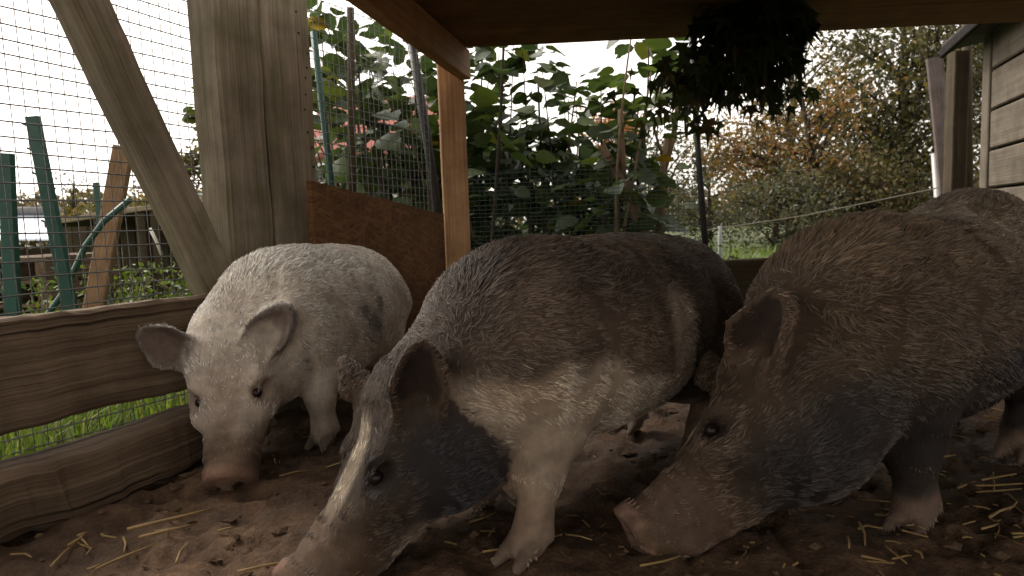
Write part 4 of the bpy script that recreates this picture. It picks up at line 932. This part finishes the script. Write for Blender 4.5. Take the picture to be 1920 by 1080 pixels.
def trees():
    T = lambda name, px, y, cpx, cpy, rx, rz, tr, limbs, twigs, leaves, size, pal, label, seed, **k: make_tree(name, gpt(px, y), at(cpx, cpy, y), (rx, rx * .8, rz), tr, limbs, twigs, leaves, size, pal, label, seed, **k)
    T('autumn_tree', 1560, 9, 1500, 265, 1.35, 1.0, .07, 34, 5, 5200, .062, RUST, 'rust brown autumn tree between the hanging bundle and the olive tree', 501, group='trees behind the pen')
    T('olive_tree', 1700, 10, 1690, 190, 1.75, 2.0, .10, 52, 6, 17500, .07, OLIVE, 'tall dense olive green tree behind the flat grey board post', 502, group='trees behind the pen')
    T('half_bare_tree', 1480, 13, 1480, 150, 2.2, 1.9, .09, 38, 7, 3600, .075, BROWNY, 'half bare tree with sky showing above the rust brown one', 503, group='trees behind the pen')
    T('young_larch', 1330, 11, 1330, 370, 1.0, .75, .05, 26, 6, 2500, .05, GREY, 'thin grey green young tree behind the black pole', 504, group='trees behind the pen')
    T('young_larch', 1450, 8, 1455, 405, 1.0, .42, .05, 30, 5, 4200, .045, GREY, 'low grey green young tree under the rust brown one', 505, group='trees behind the pen')
    T('young_larch', 1640, 8.5, 1620, 380, 1.2, .62, .05, 34, 5, 6200, .05, OLIVE, 'low olive green young tree under the tall olive one', 506, group='trees behind the pen')
    T('far_tree', 1860, 12, 1850, 200, 1.7, 2.0, .09, 40, 6, 11000, .08, OLIVE, 'olive green tree behind the shed roof', 507, group='trees behind the pen')
    T('orange_tree', 1150, 14, 1155, 232, .75, .62, .06, 24, 4, 2600, .075, ORANGE, 'bright orange autumn tree behind the forked sapling', 508, group='trees behind the pen')
    T('grey_shrub', 1225, 9, 1235, 330, .75, .95, .04, 26, 6, 2200, .05, GREY, 'thin grey shrub behind the straight sapling', 509, group='trees behind the pen')
    T('brown_tree', 388, 12, 388, 300, .60, .62, .05, 24, 4, 2600, .08, BROWNY, 'round brown autumn tree behind the big posts', 510, group='trees behind the pen')
    T('far_tree', 140, 26, 142, 365, .95, 1.0, .08, 14, 5, 420, .12, GREY, 'distant nearly bare tree above the low shelter', 511, group='distant trees')
    T('far_tree', 60, 30, 70, 388, 2.2, .8, .08, 22, 4, 1600, .16, BROWNY, 'distant low brown tree above the greenhouse', 512, group='distant trees')
    T('far_tree', 260, 24, 262, 382, 1.7, .8, .08, 22, 4, 1700, .15, BROWNY, 'distant low brown tree above the turf roof', 513, group='distant trees')
    # far hedge closing the view
    g = np.random.default_rng(88); n = 26000; x = g.uniform(-40, 60, n); y = 34 + g.normal(0, 1.2, n); z = np.abs(g.random(n)) ** .8 * (2.0 + 1.1 * np.sin(x * .5) * .4 + .5 * np.sin(x * 1.7))
    V, Fq, T_ = leaf_cloud(np.stack([x, y, z], 1), .38, OLIVE + BROWNY, g); o = link('far_hedge', mesh('far_hedge', V, Fq, M['leaf'], False, {'tint': T_})); tag(o, 'far olive and brown hedge closing the view', 'hedge', kind='stuff')
trees()

# ------------------------------------------------------------------ grass, weeds, straw, clods
def ghit(px, py, z=0.):
    d = FWD + RGT * (px - 960) / F_PX + UPV * (540 - py) / F_PX; return CAM + d * (z - CAM[2]) / d[2]
def blades(P, h, w, pal, g):
    n = len(P); az = g.uniform(0, 6.28, n); d = np.stack([np.cos(az), np.sin(az), 0 * az], 1); sd = np.stack([-np.sin(az), np.cos(az), 0 * az], 1); hh = (h * (.5 + g.random(n)))[:, None]; ln = g.uniform(.15, .75, n)[:, None]; ww = (w * (.6 + .8 * g.random(n)))[:, None]
    up = np.array([0, 0, 1.]); a = P; m = P + up * hh * .6 + d * hh * ln * .35; t = P + up * hh * (1 - ln * .25) + d * hh * ln
    V = np.stack([a - sd * ww, a + sd * ww, m + sd * ww * .8, m - sd * ww * .8, t], 1).reshape(-1, 3); i = np.arange(n)[:, None] * 5; Fq = np.concatenate([i + [0, 1, 2], i + [0, 2, 3], i + [3, 2, 4]])
    wt = np.array([p[0] for p in pal]); k = g.choice(len(pal), n, p=wt / wt.sum()); col = np.array([p[1] for p in pal])[k] * (.75 + .5 * g.random((n, 1)))
    return V, Fq, np.repeat(col, 5, 0)
def ground_cover():
    g = np.random.default_rng(14); GR = [(4, (.09, .15, .03)), (3, (.12, .18, .035)), (2, (.17, .21, .05)), (1, (.24, .22, .09))]
    s = g.uniform(-1.0, 1.3, 16000); pp = -.17 - g.random(16000) ** 1.3 * 1.6; q = FENCE_A + np.outer(s, FENCE_S) + np.outer(pp, FENCE_N); P = np.column_stack([q, soil_h(q[:, 0], q[:, 1]) - .003])
    V, Fq, T = blades(P, .075, .0022, GR, g); o = link('grass', mesh('grass', V, Fq, M['leaf'], False, {'tint': T})); tag(o, 'bright grass seen through the gap under the plank', 'grass', kind='stuff')
    x = g.uniform(-6, 4.5, 15000); y = 2.6 + g.random(15000) ** 1.5 * 5; P = np.column_stack([x, y, soil_h(x, y) - .003]); V, Fq, T = blades(P, .11, .004, GR, g)
    o = link('grass', mesh('grass', V, Fq, M['leaf'], False, {'tint': T})); tag(o, 'rough grass behind the pen', 'grass', kind='stuff')
    def weed(c, r, h, n, label):
        P = np.array([c[0], c[1], 0.]) + np.column_stack([g.normal(0, r, n), g.normal(0, r, n), np.zeros(n)]); C = P + np.column_stack([np.zeros((n, 2)), g.random(n) ** .8 * h])
        V, Fq, T = leaf_cloud(C, .032, [(3, (.10, .15, .028)), (2, (.14, .18, .035)), (1, (.07, .10, .025))], g, asp=.45); rt = empty('weed', (c[0], c[1], 0)); tag(rt, label, 'weed', 'green weeds around the pen')
        l = link('foliage', mesh('foliage', V, Fq, M['leaf'], False, {'tint': T}), rt); l['kind'] = 'stuff'
        for k in range(5): tube('stalk', [(c[0] + g.normal(0, r * .5), c[1] + g.normal(0, r * .5), -.01), (c[0] + g.normal(0, r * .8), c[1] + g.normal(0, r * .8), h * .8)], .002, M['twig'], rt, 4)
    a = at(80, 565, 2.6); weed(a, .06, .27, 130, 'small green weed behind the leaning green post')
    a = at(235, 540, 3.0); weed(a, .10, .30, 200, 'yellowish green weed below the low shelter')
    a = at(330, 530, 3.1); weed(a, .13, .30, 260, 'broad green weed beside the slanted brace')
    a = at(1352, 485, 2.9); weed(a, .10, .32, 160, 'green weed behind the low dark board')
    a = at(1270, 460, 2.7); weed(a, .05, .42, 60, 'small green weed beside the straight sapling')
    # clods
    n = 1500; x = g.uniform(-.75, 1.5, n); y = g.uniform(.62, 2.2, n); m = fence_side(x, y) > .1; x, y = x[m], y[m]; mb = MB()
    oc = np.array([(1, 0, 0), (-1, 0, 0), (0, 1, 0), (0, -1, 0), (0, 0, 1), (0, 0, -1), (.6, .6, .55), (-.6, .6, .55), (.6, -.6, .55), (-.6, -.6, .55)]); of = [(4, 6, 7), (4, 7, 9), (4, 9, 8), (4, 8, 6), (0, 2, 6), (2, 7, 6), (2, 1, 7), (1, 9, 7), (1, 3, 9), (3, 8, 9), (3, 0, 8), (0, 6, 8), (5, 2, 0), (5, 1, 2), (5, 3, 1), (5, 0, 3)]
    zz = soil_h(x, y)
    for i in range(len(x)):
        s_ = .002 + .010 * g.random() ** 4; V = oc * s_ * (1 + .35 * g.normal(0, 1, (10, 3))) * (1.2, 1, .65) + (x[i], y[i], zz[i] + s_ * .2); mb.add(V, of)
    o = mb.obj('soil_clods', M['clod'], None, False); tag(o, 'small crumbly clods strewn over the pen soil', 'soil', kind='stuff')
    # straw stalks one can pick out
    seg = [((240, 1012), (402, 974), .0034), ((262, 1022), (372, 996), .0028), ((180, 1074), (292, 1030), .0026), ((96, 1064), (150, 1012), .0026), ((128, 1030), (160, 1008), .0024), ((150, 1008), (166, 1032), .0024), ((445, 1075), (556, 1056), .0026), ((524, 893), (580, 883), .0022), ((1795, 912), (1905, 890), .0030), ((1800, 908), (1918, 906), .0026), ((1830, 918), (1915, 915), .0022), ((1845, 768), (1925, 792), .0026), ((1850, 790), (1905, 782), .0022), ((1880, 802), (1918, 778), .0022),
           ((1553, 858), (1622, 850), .0024), ((1560, 896), (1640, 890), .0022), ((1545, 906), (1600, 902), .0022), ((1272, 1038), (1322, 1014), .0026), ((1855, 978), (1902, 960), .0030), ((1840, 1000), (1870, 990), .0024), ((1660, 1035), (1700, 1072), .002), ((1610, 985), (1622, 1030), .0024), ((1380, 1060), (1400, 1020), .002), ((1200, 1062), (1275, 1046), .0024), ((880, 985), (930, 965), .0022), ((905, 1045), (960, 1035), .0022), ((1060, 1010), (1110, 1022), .002), ((1740, 870), (1775, 878), .002), ((1770, 815), (1815, 822), .002), ((330, 1060), (352, 1022), .0022), ((20, 1048), (60, 1054), .0022), ((580, 1010), (600, 1000), .002), ((1105, 905), (1150, 898), .002), ((1000, 880), (1040, 872), .002), ((1905, 830), (1935, 846), .0022), ((1690, 1010), (1740, 1022), .002)]
    for k in range(34):
        a = (g.uniform(1560, 1915), g.uniform(745, 1065)) if k < 24 else (g.uniform(20, 420), g.uniform(985, 1070)); q = g.uniform(-.5, .5) + (0 if k % 4 else 1.2); L_ = g.uniform(18, 62); seg.append((a, (a[0] + L_ * math.cos(q), a[1] + L_ * .55 * math.sin(q)), g.uniform(.0016, .0027)))
    for i, (a, b, rr) in enumerate(seg):
        if fence_side(*ghit(*a)[:2]) < .11 or fence_side(*ghit(*b)[:2]) < .11: continue
        A, B = ghit(*a), ghit(*b); za = soil_h(np.array([A[0], B[0], (A[0] + B[0]) / 2]), np.array([A[1], B[1], (A[1] + B[1]) / 2])); z = max(za) + rr * .8
        A[2] = z + .002 * g.random(); B[2] = z + .004 * g.random(); mid = (A + B) / 2 + np.array([g.normal(0, .004), g.normal(0, .004), .001])
        o = tube('straw_stalk', [A, A * .7 + mid * .3, mid, B], [rr * .7, rr * .75, rr * .65, rr * .45], M['straw'], None, 5); tag(o, 'dry straw stalk on the soil in front of the sleeper' if A[0] < -.2 else 'dry straw stalk on the soil between the pied pig and the brown pig' if A[0] < .25 else 'dry straw stalk on the soil around the forelegs of the brown pig', 'straw', 'straw stalks on the soil')
    A, B = ghit(900, 905), ghit(958, 952); A[2], B[2] = .012, .01; o = tube('twig', [A, (A * .6 + B * .4) + [0, 0, .006], B, B + [.01, -.012, -.004]], [.003, .0042, .0036, .0025], M['twig'], None, 7); tag(o, 'grey forked twig lying between the front legs of the pied pig', 'twig')
    n = 1500; x = g.uniform(-.75, 1.6, n); y = .62 + g.random(n) ** 1.2 * 1.6; keep = (fence_side(x, y) > .12) & (vnoise(np.stack([x, y, 0 * x], 1), 3, 91) > .42); x, y = x[keep], y[keep]; C = np.column_stack([x, y, soil_h(x, y) + .003])
    az = g.uniform(0, 6.28, len(x)); L = (.003 + .014 * g.random(len(x)) ** 2)[:, None]; d = np.column_stack([np.cos(az), np.sin(az), g.normal(0, .08, len(x))]); sd = np.column_stack([-np.sin(az), np.cos(az), 0 * az]) * g.uniform(.0006, .0016, len(x))[:, None]
    V = np.stack([C - d * L - sd, C - d * L + sd, C + d * L + sd, C + d * L - sd, C + [0, 0, .0015] - d * L * .9, C + [0, 0, .0015] + d * L * .9], 1).reshape(-1, 3); i = np.arange(len(x))[:, None] * 6
    Fq = np.concatenate([i + [0, 4, 5], i + [0, 5, 3], i + [1, 2, 5], i + [1, 5, 4]]); T = np.repeat(np.array([.30, .20, .085]) * g.uniform(.4, 1.2, (len(x), 1)), 6, 0)
    o = link('straw_litter', mesh('straw_litter', V, Fq, M['straw_t'], False, {'tint': T})); tag(o, 'short bits of straw litter trodden into the soil', 'straw', kind='stuff')
ground_cover()
pigs()
